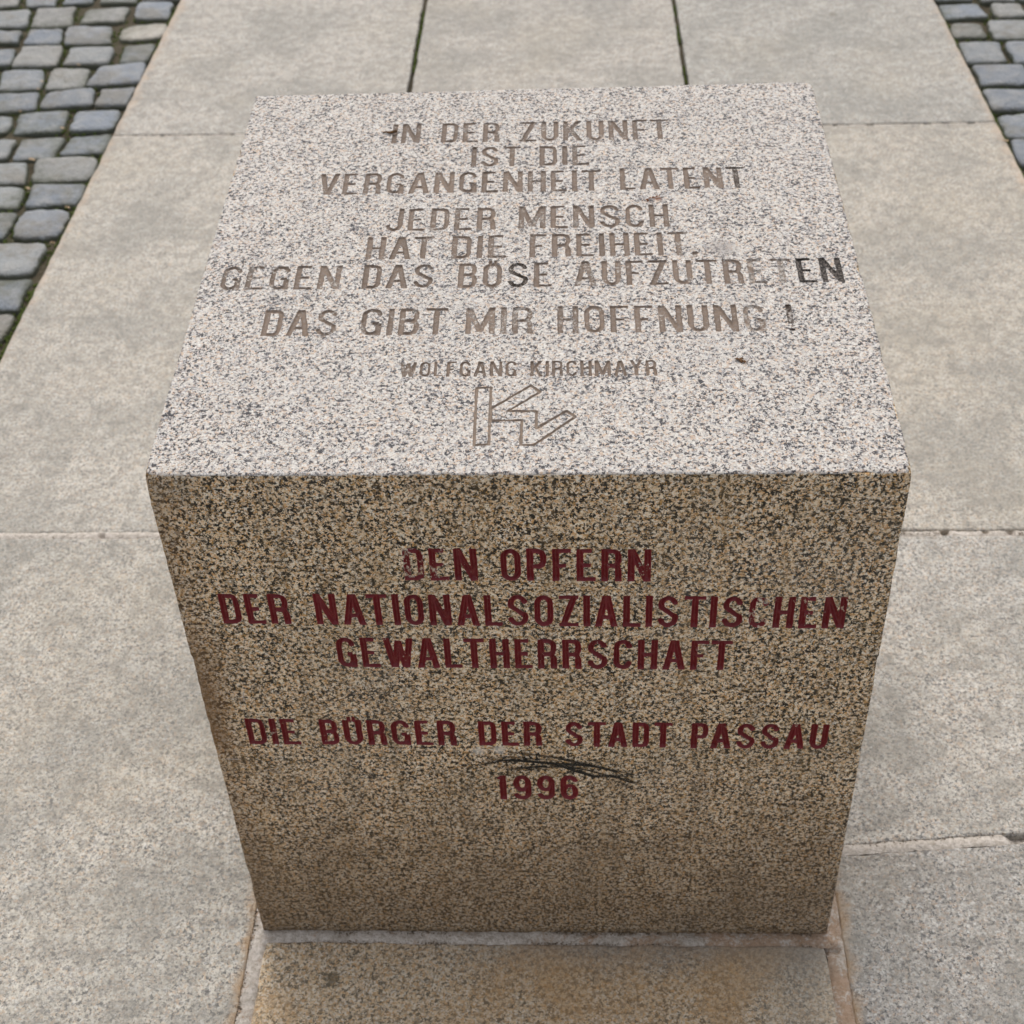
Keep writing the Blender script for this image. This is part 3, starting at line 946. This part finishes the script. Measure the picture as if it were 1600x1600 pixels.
GREY = (0.205, 0.150, 0.112)
n_seen = {}
for k, (c, st, wd) in enumerate(top_letters):
    if not len(LT[k]): continue
    V, T = compact(PT, LT[k])
    o = link('carved_letter', mesh_np('carved_letter', V, T, np.zeros((0, 4), int), M_GROOVE), memorial)
    key = (wd, 'top')
    i = n_seen.get(key, 0)
    n_seen[key] = i + 1
    col, left = GREY, random.uniform(0.62, 0.90)
    if wd == 'AUFZUTRETEN':
        if i in (9, 10): col, left = (0.022, 0.018, 0.015), 0.95
        elif i in (7, 8): left = 0.38
        elif i == 0: left = 0.55
    elif wd == 'BÖSE' and i == 2: col = (0.045, 0.033, 0.022)
    elif wd == 'MIR': left = 0.58
    elif wd == 'HOFFNUNG' and i == 7: left = 0.42
    elif wd == '!': col = (0.045, 0.030, 0.022)
    elif wd == 'LATENT' and i == 5: col, left = (0.06, 0.045, 0.035), 0.6
    elif wd == 'ZUKUNFT' and i >= 4: left = 0.66
    elif wd == 'GEGEN' and i < 2: left = 0.58
    elif wd in ('WOLFGANG', 'KIRCHMAYR'): left = random.uniform(0.72, 0.92)
    j = random.uniform(0.85, 1.18)
    o.color = (col[0] * j, col[1] * j, col[2] * j, left)
k = len(top_letters)
V, T = compact(PT, LT[k])
o = link('carved_emblem', mesh_np('carved_emblem', V, T, np.zeros((0, 4), int), M_GROOVE), memorial)
o.color = (0.28, 0.21, 0.155, 0.80)
tag(o, 'outlined angular monogram of two joined letters')
n_seen = {}
for k, (c, st, wd) in enumerate(front_letters):
    if not len(LF[k]): continue
    V, T = compact(PF, LF[k])
    o = link('painted_letter', mesh_np('painted_letter', V, T, np.zeros((0, 4), int), M_RED), memorial)
    i = n_seen.get(wd, 0)
    n_seen[wd] = i + 1
    left = random.uniform(0.92, 1.0)
    if wd == 'DEN': left = (0.55, 0.72, 0.95)[i]
    if wd == 'NATIONALSOZIALISTISCHEN' and i == 19: left = 0.50
    if wd == 'NATIONALSOZIALISTISCHEN' and i in (20, 21, 22): left = 0.80
    j = random.uniform(0.9, 1.1)
    o.color = (0.190 * j, 0.0130 * j, 0.0180 * j, left)


def ribbon(V, F, pts, w0, plane_y, rng):
    """thin tapering marker line on the front face"""
    P = []
    for (ax, az), (bx, bz) in zip(pts, pts[1:]):
        for t in np.linspace(0, 1, 6, endpoint=False): P.append((ax + (bx - ax) * t, az + (bz - az) * t))
    P.append(pts[-1])
    P = np.array(P)
    for _ in range(3):
        P[1:-1] = (P[:-2] + 2 * P[1:-1] + P[2:]) / 4
    T = np.gradient(P, axis=0)
    T /= np.linalg.norm(T, axis=1)[:, None]
    N = np.stack([-T[:, 1], T[:, 0]], 1)
    n = len(P)
    s0 = len(V)
    for i in range(n):
        u = i / (n - 1)
        w = w0 * (0.25 + 0.75 * math.sin(math.pi * min(1, max(0, u))) ** 0.5) * rng.uniform(0.6, 1.35)
        for sgn in (-1, 1):
            q = P[i] + N[i] * w * sgn
            V.append((q[0], plane_y, q[1]))
    for i in range(n - 1):
        if rng.random() < 0.04: continue
        F.append((s0 + 2 * i, s0 + 2 * i + 1, s0 + 2 * i + 3, s0 + 2 * i + 2))


rng = random.Random(3)
V, F = [], []
for i, pts in enumerate(SCRIBBLE):
    ribbon(V, F, pts, 1.2 * (0.00095, 0.0004, 0.0005, 0.0010, 0.0004, 0.0006, 0.0008, 0.0006, 0.0003, 0.0003, 0.0004, 0.0004)[i % 12], -0.00080 - 0.00004 * i, rng)
for i in (0, 2, 3, 6):
    off2 = [(x + 0.002, z - 0.0016) for x, z in SCRIBBLE[i]]
    ribbon(V, F, off2, 0.00045, -0.0010 - 0.00004 * i, rng)
tag(link('scribble', mesh_py('scribble', V, F, M_INK), memorial), 'black scribbled strokes crossing above the year')
V, F = [], []
ribbon(V, F, [(-0.294, 0.2858), (-0.287, 0.2862), (-0.279, 0.2853)], 0.0005, -0.0005, rng)
tag(link('scratch', mesh_py('scratch', V, F, M_CHALK), memorial), 'short pale level scratch')
V, F = [], []
ribbon(V, F, [(-0.2615, 0.381), (-0.2628, 0.374), (-0.2625, 0.367)], 0.0004, -0.0005, rng)
tag(link('scratch', mesh_py('scratch', V, F, M_CHALK), memorial), 'short pale upright scratch')

def top_z(x, y):
    fy, fx = y / DEP, (x + W / 2) / W
    return HF - 0.00214 * (2 * fx - 1) + (HB - HF + 0.00364 * (2 * fx - 1)) * fy

# ------------------------------------------------------------------ small loose things
def tube(points, radii, n=7):
    V, F = [], []
    P = [Vector(p) for p in points]
    for i, (p, r) in enumerate(zip(P, radii)):
        d = (P[min(i + 1, len(P) - 1)] - P[max(i - 1, 0)]).normalized()
        a = d.cross(Vector((0, 0, 1))).normalized()
        b = a.cross(d)
        for k in range(n):
            th = 2 * math.pi * k / n
            V.append(p + (a * math.cos(th) + b * math.sin(th)) * r * (1 + 0.15 * math.sin(3 * th + i)))
        if i:
            for k in range(n):
                F.append(((i - 1) * n + k, (i - 1) * n + (k + 1) % n, i * n + (k + 1) % n, i * n + k))
    F.append(tuple(range(n - 1, -1, -1)))
    F.append(tuple(range((len(P) - 1) * n, len(P) * n)))
    return V, F


tx, ty = -0.1594, 0.5233
pts = [(tx + a, ty + b, top_z(tx + a, ty) + c) for a, b, c in ((0, 0, .0012), (.0035, -.0006, .0016), (.0075, -.0012, .0013), (.0115, -.0002, .0017), (.0145, .0008, .0022))]
V, F = tube(pts, (0.0006, 0.0011, 0.0012, 0.0015, 0.0017))
tag(link('twig', mesh_py('twig', V, F, M_TWIG, True)), 'tiny dark brown twig lying level beside the first carved letter on the sloping top', 'twig')


def leaf_flakes(cx, cy, zf, spots, mat, seed):
    r = random.Random(seed)
    V, F = [], []
    for sx, sy, s in spots:
        a = r.uniform(0, 6.28)
        n = 9
        b = len(V)
        V.append((cx + sx, cy + sy, zf(cx + sx, cy + sy) + 0.0022 + s * 0.25))
        for k in range(n):
            th = 2 * math.pi * k / n
            rx = s * (1 + 0.35 * math.sin(2 * th + a)) * r.uniform(0.65, 1.2)
            X = cx + sx + rx * math.cos(th)
            Y = cy + sy + 0.6 * rx * math.sin(th)
            V.append((X, Y, zf(X, Y) + r.uniform(0.0004, 0.0016)))
        for k in range(n): F.append((b, b + 1 + k, b + 1 + (k + 1) % n))
    me = mesh_py('flakes', V, F, mat, True)
    return me


me = leaf_flakes(0.1148, 0.3875, top_z, [(-.0088, -.0040, .0010), (-.0045, -.0022, .0016), (-.0015, .0004, .0018), (.0022, .0016, .0017), (.0050, .0032, .0014), (.0078, .0050, .0009), (-.0035, -.0045, .0009)], M_RUSTLEAF, 4)
tag(link('brown_flakes', me), 'reddish brown crumb of dry plant matter on the sloping top above the carved word MENSCH', 'debris')
me = leaf_flakes(0.1800, 0.1372, top_z, [(0, 0, .0030), (-.0030, .0022, .0024), (.0028, -.0012, .0020), (.0005, .0026, .0018)], M_TWIG, 5)  # raised dark flakes stand in for a small pit in the stone
tag(link('brown_flakes', me), 'small dark pit, built as raised brown flakes, right of the carved name on the sloping top', 'debris')

# ------------------------------------------------------------------ ground
def sheet(x0, x1, y0, y1, z, nx, ny, amp, seed):
    xs, ys = np.linspace(x0, x1, nx), np.linspace(y0, y1, ny)
    X, Y = np.meshgrid(xs, ys, indexing='ij')
    P = np.stack([X.ravel(), Y.ravel(), np.full(X.size, 0.0)], 1)
    P[:, 2] = z + amp * vnoise(P, 22, seed) + amp * 0.6 * vnoise(P, 70, seed + 1)
    i, j = np.meshgrid(np.arange(nx - 1), np.arange(ny - 1), indexing='ij')
    i, j = i.ravel(), j.ravel()
    q = np.stack([i * ny + j, (i + 1) * ny + j, (i + 1) * ny + j + 1, i * ny + j + 1], 1)
    return P, q


V = [(-150, -150, -0.055), (150, -150, -0.055), (150, 150, -0.055), (-150, 150, -0.055)]
tag(link('ground', mesh_py('ground', V, [(0, 1, 2, 3)], mat_plain('grey_ground', (0.20, 0.20, 0.20), (0.27, 0.265, 0.255), 3, 0.9))), kind='structure')

P, Q = sheet(-4.6, 4.6, -3.2, 6.4, -0.0135, 460, 480, 0.0032, 31)
joint_bed = link('joint_soil', mesh_np('joint_soil', P, np.zeros((0, 3), int), Q, M_SOIL))
tag(joint_bed, kind='structure')

paved_path = link('paved_path', None)
tag(paved_path, kind='structure')


def slab(quad, color, mat, seed, dz=0.0, tilt=(0, 0)):
    """granite slab: worn arris, outline wandering by a millimetre"""
    r = random.Random(seed)
    c = Vector((sum(p[0] for p in quad) / 4, sum(p[1] for p in quad) / 4))
    outer = []
    for i in range(4):
        a, b = Vector(quad[i]), Vector(quad[(i + 1) % 4])
        n = max(6, int((b - a).length / 0.02))
        nrm = Vector(((b - a).y, -(b - a).x)).normalized()
        for k in range(n):
            t = k / n
            p = a.lerp(b, t)
            j = 0.0008 * float(vnoise(np.array([[p.x, p.y, seed]]), 30, 5)[0]) + 0.0007 * r.uniform(-1, 1)
            if r.random() < 0.04: j -= r.uniform(0.001, 0.0028)
            if k == 0: p = p.lerp(c, 0.004 * 0.5 / max(0.3, (p - c).length)); j = 0
            outer.append(p + nrm * j)
    n = len(outer)
    cen = [(c - p).normalized() for p in outer]
    rings = [(-0.05, 0.0), (-0.0035, 0.0), (-0.0012, 0.0009), (-0.0002, 0.0026), (0.0, 0.0065)]
    V, F = [], []
    for z, ins in rings:
        for p, q in zip(outer, cen):
            w = ins * (1 + 0.5 * math.sin(p.x * 90 + p.y * 70 + seed))
            X, Y = p.x + q.x * w * 1.3, p.y + q.y * w * 1.3
            V.append((X, Y, z + dz + tilt[0] * (X - c.x) + tilt[1] * (Y - c.y)))
    for k in range(len(rings) - 1):
        for i in range(n): F.append((k * n + i, k * n + (i + 1) % n, (k + 1) * n + (i + 1) % n, (k + 1) * n + i))
    F.append(tuple((len(rings) - 1) * n + i for i in range(n)))
    o = link('paving_slab', mesh_py('paving_slab', V, F, mat), paved_path)
    o.color = (*color[:3], color[3] if len(color) > 3 else 0.62)
    return o


XL, XR = -0.9175, 0.8800                     # outer kerb lines of the path (they drift slightly north)
west = lambda y: XL - 0.0098 * (y - 1.06) / 1.55 * 1.4
east = lambda y: XR + 0.0060 - 0.0090 * (y - 1.64)
A, B_, C_ = (0.415, 0.402, 0.371), (0.425, 0.408, 0.368), (0.405, 0.394, 0.370)
g = 0.0035
slabs = [
    # beyond the stone: three abreast with mossy seams
    ([(west(1.893), 1.893), (-0.3235, 1.884), (-0.3315, 3.10), (west(3.1), 3.11)], A, M_SLAB),
    ([(-0.3135, 1.884), (0.2735, 1.878), (0.2645, 3.095), (-0.3215, 3.10)], (0.402, 0.386, 0.354), M_SLAB),
    ([(0.2830, 1.878), (east(1.874), 1.874), (east(3.1), 3.09), (0.2735, 3.095)], (0.375, 0.37, 0.345), M_SLAB),
    ([(west(3.12), 3.12), (-0.333, 3.11), (-0.341, 4.30), (west(4.3), 4.31)], B_, M_SLAB),
    ([(-0.323, 3.11), (0.2640, 3.105), (0.255, 4.30), (-0.331, 4.30)], A, M_SLAB),
    ([(0.2735, 3.105), (east(3.1), 3.10), (east(4.3), 4.30), (0.264, 4.30)], B_, M_SLAB),
    # beside the stone
    ([(west(0.648), 0.648), (-0.3130, 0.645), (-0.3215, 1.878), (west(1.886), 1.886)], B_, M_SLAB),
    ([(-0.3095, 0.6225), (0.2960, 0.6190), (0.2760, 1.872), (-0.3155, 1.878)], A, M_SLAB),
    ([(0.3060, 0.641), (east(0.638), 0.638), (east(1.868), 1.868), (0.2850, 1.871)], (0.42, 0.398, 0.352), M_SLAB),
    ([(west(-0.62), -0.62), (-0.3105, -0.62), (-0.3145, 0.634), (west(0.637), 0.637)], (0.405, 0.396, 0.362, 0.78), M_SLAB),
    ([(0.3150, 0.1115), (east(0.16), 0.1615), (east(0.627), 0.627), (0.3115, 0.630)], (0.41, 0.402, 0.376, 0.78), M_SLAB),
    ([(0.3145, -0.62), (east(-0.62), -0.62), (east(0.15), 0.1490), (0.3160, 0.0985)], (0.315, 0.312, 0.300, 0.80), M_SLAB),
    ([(-0.2965, -0.62), (0.3005, -0.62), (0.2975, -0.0150), (-0.2965, -0.0130)], (0.3, 0.25, 0.18), M_RUSTY),
    ([(west(-1.8), -1.83), (-0.3105, -1.83), (-0.3105, -0.63), (west(-.63), -0.63)], B_, M_SLAB),
    ([(-0.3000, -1.83), (0.3040, -1.83), (0.3040, -0.63), (-0.3000, -0.63)], A, M_SLAB),
    ([(0.3140, -1.83), (east(-1.8), -1.83), (east(-.63), -0.63), (0.3140, -0.63)], C_, M_SLAB),
]
for i, (q, c, m) in enumerate(slabs):
    slab(q, c, m, 40 + i, dz=random.uniform(-0.0006, 0.0006))


def mortar(x0, y0, x1, y1, w, seed, zc=-0.0015, holes=0.0, label=None, pit=None):
    """ragged mortar fillet along a joint; holes = share of the run where it has fallen out"""
    a, b = np.array([x0, y0]), np.array([x1, y1])
    L = np.linalg.norm(b - a)
    n = max(4, int(L / 0.003))
    m = 7
    t = np.linspace(0, 1, n)
    d = (b - a) / L
    nr = np.array([-d[1], d[0]])
    V = []
    for i in range(n):
        c = a + (b - a) * t[i]
        for k in range(m):
            s = (k / (m - 1) - 0.5)
            V.append((*(c + nr * s * w), 0.0))
    V = np.array(V)
    h = vnoise(V, 55, seed)
    f = vnoise(V, 260, seed + 1)
    prof = np.tile(1 - np.abs(np.linspace(-1, 1, m)) ** 2, n)
    gone = np.clip((h - (1 - 2 * holes)) * 5, 0, 1)
    if pit:
        tt = np.repeat(t, m) + 0.012 * h
        gone = np.maximum(gone, np.clip((tt - pit[0]) * 60, 0, 1) * np.clip((pit[1] - tt) * 60, 0, 1))
    V[:, 2] = zc + 0.0009 * f + 0.0006 * vnoise(V, 600, seed + 5) + 0.0013 * h + 0.0022 * prof - gone * 0.010
    F = []
    for i in range(n - 1):
        for k in range(m - 1):
            q = i * m + k
            F.append((q, q + m, q + m + 1, q + 1) if False else (q, q + 1, q + m + 1, q + m)[::-1])
    o = link('mortar_joint', mesh_py('mortar_joint', V, F, M_MORTAR, True), paved_path)
    if label: tag(o, label)
    return o


mortar(-0.302, -0.0070, 0.302, -0.0080, 0.0185, 51, -0.0024, 0.03)
mortar(-0.3035, -0.62, -0.3045, 0.62, 0.0175, 52, -0.0026, 0.10)
mortar(0.3075, -0.62, 0.3065, 0.62, 0.0190, 53, -0.0030, 0.12)
mortar(west(.64), 0.6425, -0.313, 0.6395, 0.0150, 54, -0.0018, 0.28, 'pale pinkish mortar broken by dark gaps')
mortar(0.3150, 0.1055, east(.15), 0.1555, 0.0145, 55, -0.0024, 0.08, None, (0.335, 0.425))
mortar(0.3080, 0.6355, east(.63), 0.6325, 0.0130, 56, -0.0036, 0.20)
mortar(west(1.88), 1.8895, -0.318, 1.881, 0.0080, 57, -0.0040, 0.12)
mortar(0.2800, 1.8745, east(1.88), 1.871, 0.0080, 58, -0.0036, 0.25)
mortar(-0.31, 0.6165, 0.30, 0.6150, 0.0110, 59, -0.0040, 0.10)
mortar(-0.316, 1.881, 0.279, 1.8745, 0.0110, 60, -0.0024, 0.20)

# grit and dirt gathered against the foot of the stone and in the joints: one mass of tiny grains
rng = random.Random(77)
GV, GF = [], []


def grains(x0, y0, x1, y1, w, n, z, s):
    for _ in range(n):
        t = rng.random()
        if float(vnoise(np.array([[x0 + (x1 - x0) * t, y0 + (y1 - y0) * t, 0.7]]), 25, 91)[0]) < -0.15: continue
        x, y = x0 + (x1 - x0) * t + rng.gauss(0, w), y0 + (y1 - y0) * t + rng.gauss(0, w)
        r = rng.uniform(*s)
        b, a = len(GV), rng.uniform(0, 6.28)
        for k in range(4):
            GV.append((x + r * math.cos(a + k * 1.57) * rng.uniform(.6, 1.2), y + r * math.sin(a + k * 1.57) * rng.uniform(.6, 1.2), z - r * 0.3))
        GV.append((x, y, z + r * rng.uniform(.5, 1.0)))
        for k in range(4): GF.append((b + k, b + (k + 1) % 4, b + 4))


grains(-0.30, -0.0025, 0.30, -0.0025, 0.0012, 520, -0.0004, (0.0005, 0.0014))
grains(-0.297, -0.0140, 0.30, -0.0145, 0.0012, 380, -0.0008, (0.0005, 0.0013))
grains(-0.310, -0.3, -0.3125, 0.10, 0.0012, 260, -0.0010, (0.0005, 0.0014))
grains(0.3155, -0.3, 0.3150, 0.10, 0.0012, 260, -0.0010, (0.0005, 0.0014))
grains(0.32, 0.112, 0.85, 0.160, 0.0020, 260, -0.0006, (0.0005, 0.0014))
grains(-0.90, 0.640, -0.31, 0.637, 0.0022, 320, -0.0006, (0.0006, 0.0016))
grains(0.31, 0.634, 0.88, 0.632, 0.0022, 300, -0.0006, (0.0006, 0.0016))
tag(link('grit', mesh_py('grit', GV, GF, mat_plain('brown_grit', (0.10, 0.075, 0.05), (0.26, 0.20, 0.14), 300, 0.95))), 'loose brown grit lodged along the slab joints', 'grit', kind='stuff')

# ------------------------------------------------------------------ cobbles
cobbled = link('cobbled_pavement', None)
tag(cobbled, kind='structure')


def cobble_geo(quad, seed, off=0, round_=None):
    """one cobble: rounded, domed, uneven"""
    r = random.Random(seed)
    c = Vector((sum(p[0] for p in quad) / 4, sum(p[1] for p in quad) / 4))
    q = [Vector(p) for p in quad]
    out = []
    rc = round_ if round_ else r.uniform(0.08, 0.17)
    for i in range(4):
        p, prv, nx = q[i], q[i - 1], q[(i + 1) % 4]
        a, b = p.lerp(prv, rc), p.lerp(nx, rc)
        mid = (a + b) * 0.25 + p * 0.5
        nxa = nx.lerp(p, rc)
        sd = (nxa - b)
        bow = Vector((sd.y, -sd.x)).normalized() * r.uniform(-0.0035, 0.0030) if sd.length > 0 else Vector((0, 0))
        out += [a, mid, b, b.lerp(nxa, r.uniform(0.35, 0.65)) + bow]
    fine = []
    for i, p in enumerate(out):
        fine += [p, p.lerp(out[(i + 1) % len(out)], 0.5)]
    out = [p + Vector((r.uniform(-1, 1), r.uniform(-1, 1))) * min(0.0024, 0.22 * min((p - fine[i - 1]).length, (fine[(i + 1) % len(fine)] - p).length)) for i, p in enumerate(fine)]
    n = len(out)
    tilt = (r.uniform(-0.030, 0.030), r.uniform(-0.030, 0.030))
    hz = r.uniform(-0.0035, 0.0020)
    V, F = [], []
    for z, s in ((-0.05, 1.0), (-0.011, 1.01), (-0.0040, 0.995), (-0.0008, 0.950), (0.0006, 0.78), (0.0012, 0.40)):
        for k, p in enumerate(out):
            d = p - c
            X, Y = c.x + d.x * s, c.y + d.y * s
            zz = z + hz + tilt[0] * (X - c.x) + tilt[1] * (Y - c.y) + (r.uniform(-1, 1) * (0.0005 if z < 0 else 0.0003) if z > -0.01 else 0)
            V.append((X, Y, zz))
    V.append((c.x, c.y, 0.0013 + hz))
    for k in range(5):
        for i in range(n): F.append((off + k * n + i, off + k * n + (i + 1) % n, off + (k + 1) * n + (i + 1) % n, off + (k + 1) * n + i))
    for i in range(n): F.append((off + 5 * n + i, off + 5 * n + (i + 1) % n, off + 6 * n))
    return V, F


def orient(q):
    a = sum(q[i][0] * q[(i + 1) % 4][1] - q[(i + 1) % 4][0] * q[i][1] for i in range(4))
    return q if a > 0 else q[::-1]


TONES = [(0.19, 0.205, 0.228), (0.215, 0.228, 0.245), (0.25, 0.255, 0.252), (0.175, 0.192, 0.218), (0.225, 0.236, 0.245), (0.275, 0.268, 0.250), (0.20, 0.213, 0.232), (0.235, 0.226, 0.210), (0.185, 0.205, 0.235), (0.205, 0.225, 0.255)]
cob_n = 0


def cobble(q, tone=None, round_=None):
    global cob_n
    V, F = cobble_geo(orient(list(q)), 900 + cob_n, 0, round_)
    o = link('cobblestone', mesh_py('cobblestone', V, F, M_COBBLE, True), cobbled)
    rr = random.Random(500 + cob_n)
    t = tone or rr.choice(TONES)
    k = rr.uniform(0.88, 1.12)
    o.color = (t[0] * k, t[1] * k, t[2] * k, 1)
    cob_n += 1
    return o


shrink = lambda q, s: [(sum(p[0] for p in q) / 4 + (x - sum(p[0] for p in q) / 4) * s, sum(p[1] for p in q) / 4 + (y - sum(p[1] for p in q) / 4) * s) for x, y in q]


def rows_of(quads):
    rows = []
    for q in sorted(quads, key=lambda q: -sum(p[1] for p in q)):
        yc = sum(p[1] for p in q) / 4
        if rows and abs(rows[-1][0] - yc) < 0.045: rows[-1][1].append(q)
        else: rows.append([yc, [q]])
    return rows


for i, q in enumerate(COBBLES_WEST):
    o = cobble(shrink(q, 1.035), (0.50, 0.45, 0.38) if i == 12 else None, 0.30 if i in (12, 34) else None)
    if i == 12: o['label'] = 'cream coloured rounded cobble beside the path'
for i, q in enumerate(COBBLES_EAST): cobble(shrink(q, 1.035))

# the paving goes on past the picture: near stones singly, the rest as one mass
stuff_V, stuff_F = [], []
TRACED = list(COBBLES_WEST) + list(COBBLES_EAST)


def more_cobbles(x_start, x_end, y0, y1, single):
    """a course of cobbles from x_start towards x_end"""
    global stuff_V, stuff_F
    sgn = 1 if x_end > x_start else -1
    x = x_start
    n = 0
    while (x_end - x) * sgn > 0.05:
        w = random.uniform(0.095, 0.145)
        a, b = x + sgn * 0.008, x + sgn * (w - 0.004)
        j = lambda: random.uniform(-0.005, 0.005)
        q = orient([(a + j(), y0 + 0.006 + j()), (b + j(), y0 + 0.006 + j()), (b + j(), y1 - 0.006 + j()), (a + j(), y1 - 0.006 + j())])
        cx_, cy_ = (a + b) / 2, (y0 + y1) / 2
        if any(min(p[0] for p in t_) - 0.03 < cx_ < max(p[0] for p in t_) + 0.03 and min(p[1] for p in t_) < cy_ < max(p[1] for p in t_) for t_ in TRACED):
            x += sgn * w
            continue
        if n < single: cobble(q)
        else:
            V, F = cobble_geo(q, 5000 + len(stuff_V), len(stuff_V))
            stuff_V += V
            stuff_F += F
        n += 1
        x += sgn * w


for quads, edge_f, sgn, lim in ((COBBLES_WEST, west, -1, -4.2), (COBBLES_EAST, east, 1, 4.2)):
    rows = rows_of(quads)
    for yc, rq in rows:
        q = max(rq, key=lambda q: max(sgn * p[0] for p in q))
        far = max(sgn * p[0] for p in q) * sgn
        ys = [p[1] for p in q]
        cy_ = sum(ys) / 4
        if any(abs(sum(p[1] for p in o_) / 4 - cy_) < 0.07 and max(sgn * p[0] for p in o_) > sgn * far + 0.03 for o_ in quads): continue
        more_cobbles(far, lim, min(ys), max(ys), 1)
    ylo = min(min(p[1] for p in q) for q in quads) - 0.008
    yhi = max(max(p[1] for p in q) for q in quads) + 0.008
    y = ylo
    while y > -2.6:
        h = random.uniform(0.095, 0.115)
        more_cobbles(edge_f(y) + sgn * 0.010, lim, y - h, y, 2 if y > 0.8 else 0)
        y -= h
    y = yhi
    while y < 4.6:
        h = random.uniform(0.095, 0.115)
        more_cobbles(edge_f(y) + sgn * 0.010, lim, y, y + h, 2 if y < 2.75 else 0)
        y += h
o = link('cobblestone', mesh_py('cobble_mass', stuff_V, stuff_F, M_COBBLE, True), cobbled)
o.color = (0.22, 0.235, 0.26, 1)
tag(o, 'grey cobbles stretching away from the path', kind='stuff')

# moss in the joints: hundreds of small cushions, one mass
rng = random.Random(12)
MV, MF = [], []


def cushion(x, y, z, s):
    n, b = 6, len(MV)
    a = rng.uniform(0, 6.28)
    for zz, rr in ((-0.4, 1.0), (0.25, 0.85), (0.7, 0.45)):
        for k in range(n):
            th = a + 2 * math.pi * k / n
            u = s * rr * rng.uniform(0.7, 1.25)
            MV.append((x + u * math.cos(th), y + u * math.sin(th), z + zz * s * rng.uniform(0.7, 1.2)))
    MV.append((x, y, z + s * 0.85))
    for r in range(2):
        for k in range(n): MF.append((b + r * n + k, b + r * n + (k + 1) % n, b + (r + 1) * n + (k + 1) % n, b + (r + 1) * n + k))
    for k in range(n): MF.append((b + 2 * n + k, b + 2 * n + (k + 1) % n, b + 3 * n))


def moss_line(x0, y0, x1, y1, w, dens, z=-0.012, s=(0.0015, 0.0036)):
    L = math.hypot(x1 - x0, y1 - y0)
    for _ in range(int(L * dens)):
        t = rng.random()
        x, y = x0 + (x1 - x0) * t, y0 + (y1 - y0) * t
        if float(vnoise(np.array([[x, y, 0.3]]), 14, 77)[0]) < -0.10: continue
        cushion(x + rng.uniform(-w, w), y + rng.uniform(-w, w), z, rng.uniform(*s))


moss_line(-0.3185, 1.88, -0.3265, 3.0, 0.002, 420, -0.0085)
moss_line(0.2782, 1.88, 0.2690, 3.0, 0.002, 420, -0.0085)
moss_line(west(1.1) - .006, 1.05, west(2.8) - .006, 2.8, 0.003, 420, -0.0095)
moss_line(east(1.5) + .006, 1.5, east(2.8) + .006, 2.8, 0.003, 420, -0.0095)
for q in list(COBBLES_WEST) + list(COBBLES_EAST):
    c = (sum(p[0] for p in q) / 4, sum(p[1] for p in q) / 4)
    for i in range(4):
        a, b = q[i], q[(i + 1) % 4]
        e = 1.075
        a = (c[0] + (a[0] - c[0]) * e, c[1] + (a[1] - c[1]) * e)
        b = (c[0] + (b[0] - c[0]) * e, c[1] + (b[1] - c[1]) * e)
        moss_line(*a, *b, 0.004, 110, -0.0100)
tag(link('moss', mesh_py('moss', MV, MF, M_MOSS, True)), 'green moss cushions growing in the paving joints', 'moss', kind='stuff')

# bits of dry leaf among the cobbles
flat = lambda x, y: 0.0008
spots = [((-1.0659, 1.788), 0.010, 'curled tan leaf scrap lying in the joints nearest to the path\'s left kerb corner'),
         ((-1.0393, 1.9263), 0.008, None), ((-1.1485, 2.1597), 0.006, None), ((-1.088, 2.2442), 0.006, None),
         ((-1.0384, 1.6664), 0.008, None), ((-0.9379, 1.5868), 0.007, None), ((-0.9317, 1.4552), 0.006, None), ((0.8831, 1.7856), 0.008, None),
         ((-1.1461, 2.1202), 0.005, None), ((-1.1542, 2.01), 0.005, None)]
LV, LF = [], []
for i, ((x, y), s, lab) in enumerate(spots):
    me = leaf_flakes(x, y, flat, [(0, 0, s * .55), (s * .5, -s * .3, s * .35), (-s * .5, s * .2, s * .3)], M_LEAF, 60 + i)
    if i == 0:
        tag(link('dry_leaf', me), 'largest tan leaf scrap lying in a dark joint of the left cobbles', 'leaf')
    else:
        b = len(LV)
        LV += [tuple(v.co) for v in me.vertices]
        LF += [tuple(b + k for k in p.vertices) for p in me.polygons]
tag(link('leaf_litter', mesh_py('leaf_litter', LV, LF, M_LEAF, True)), 'small tan leaf crumbs scattered in the cobble joints', 'leaf litter', kind='stuff')
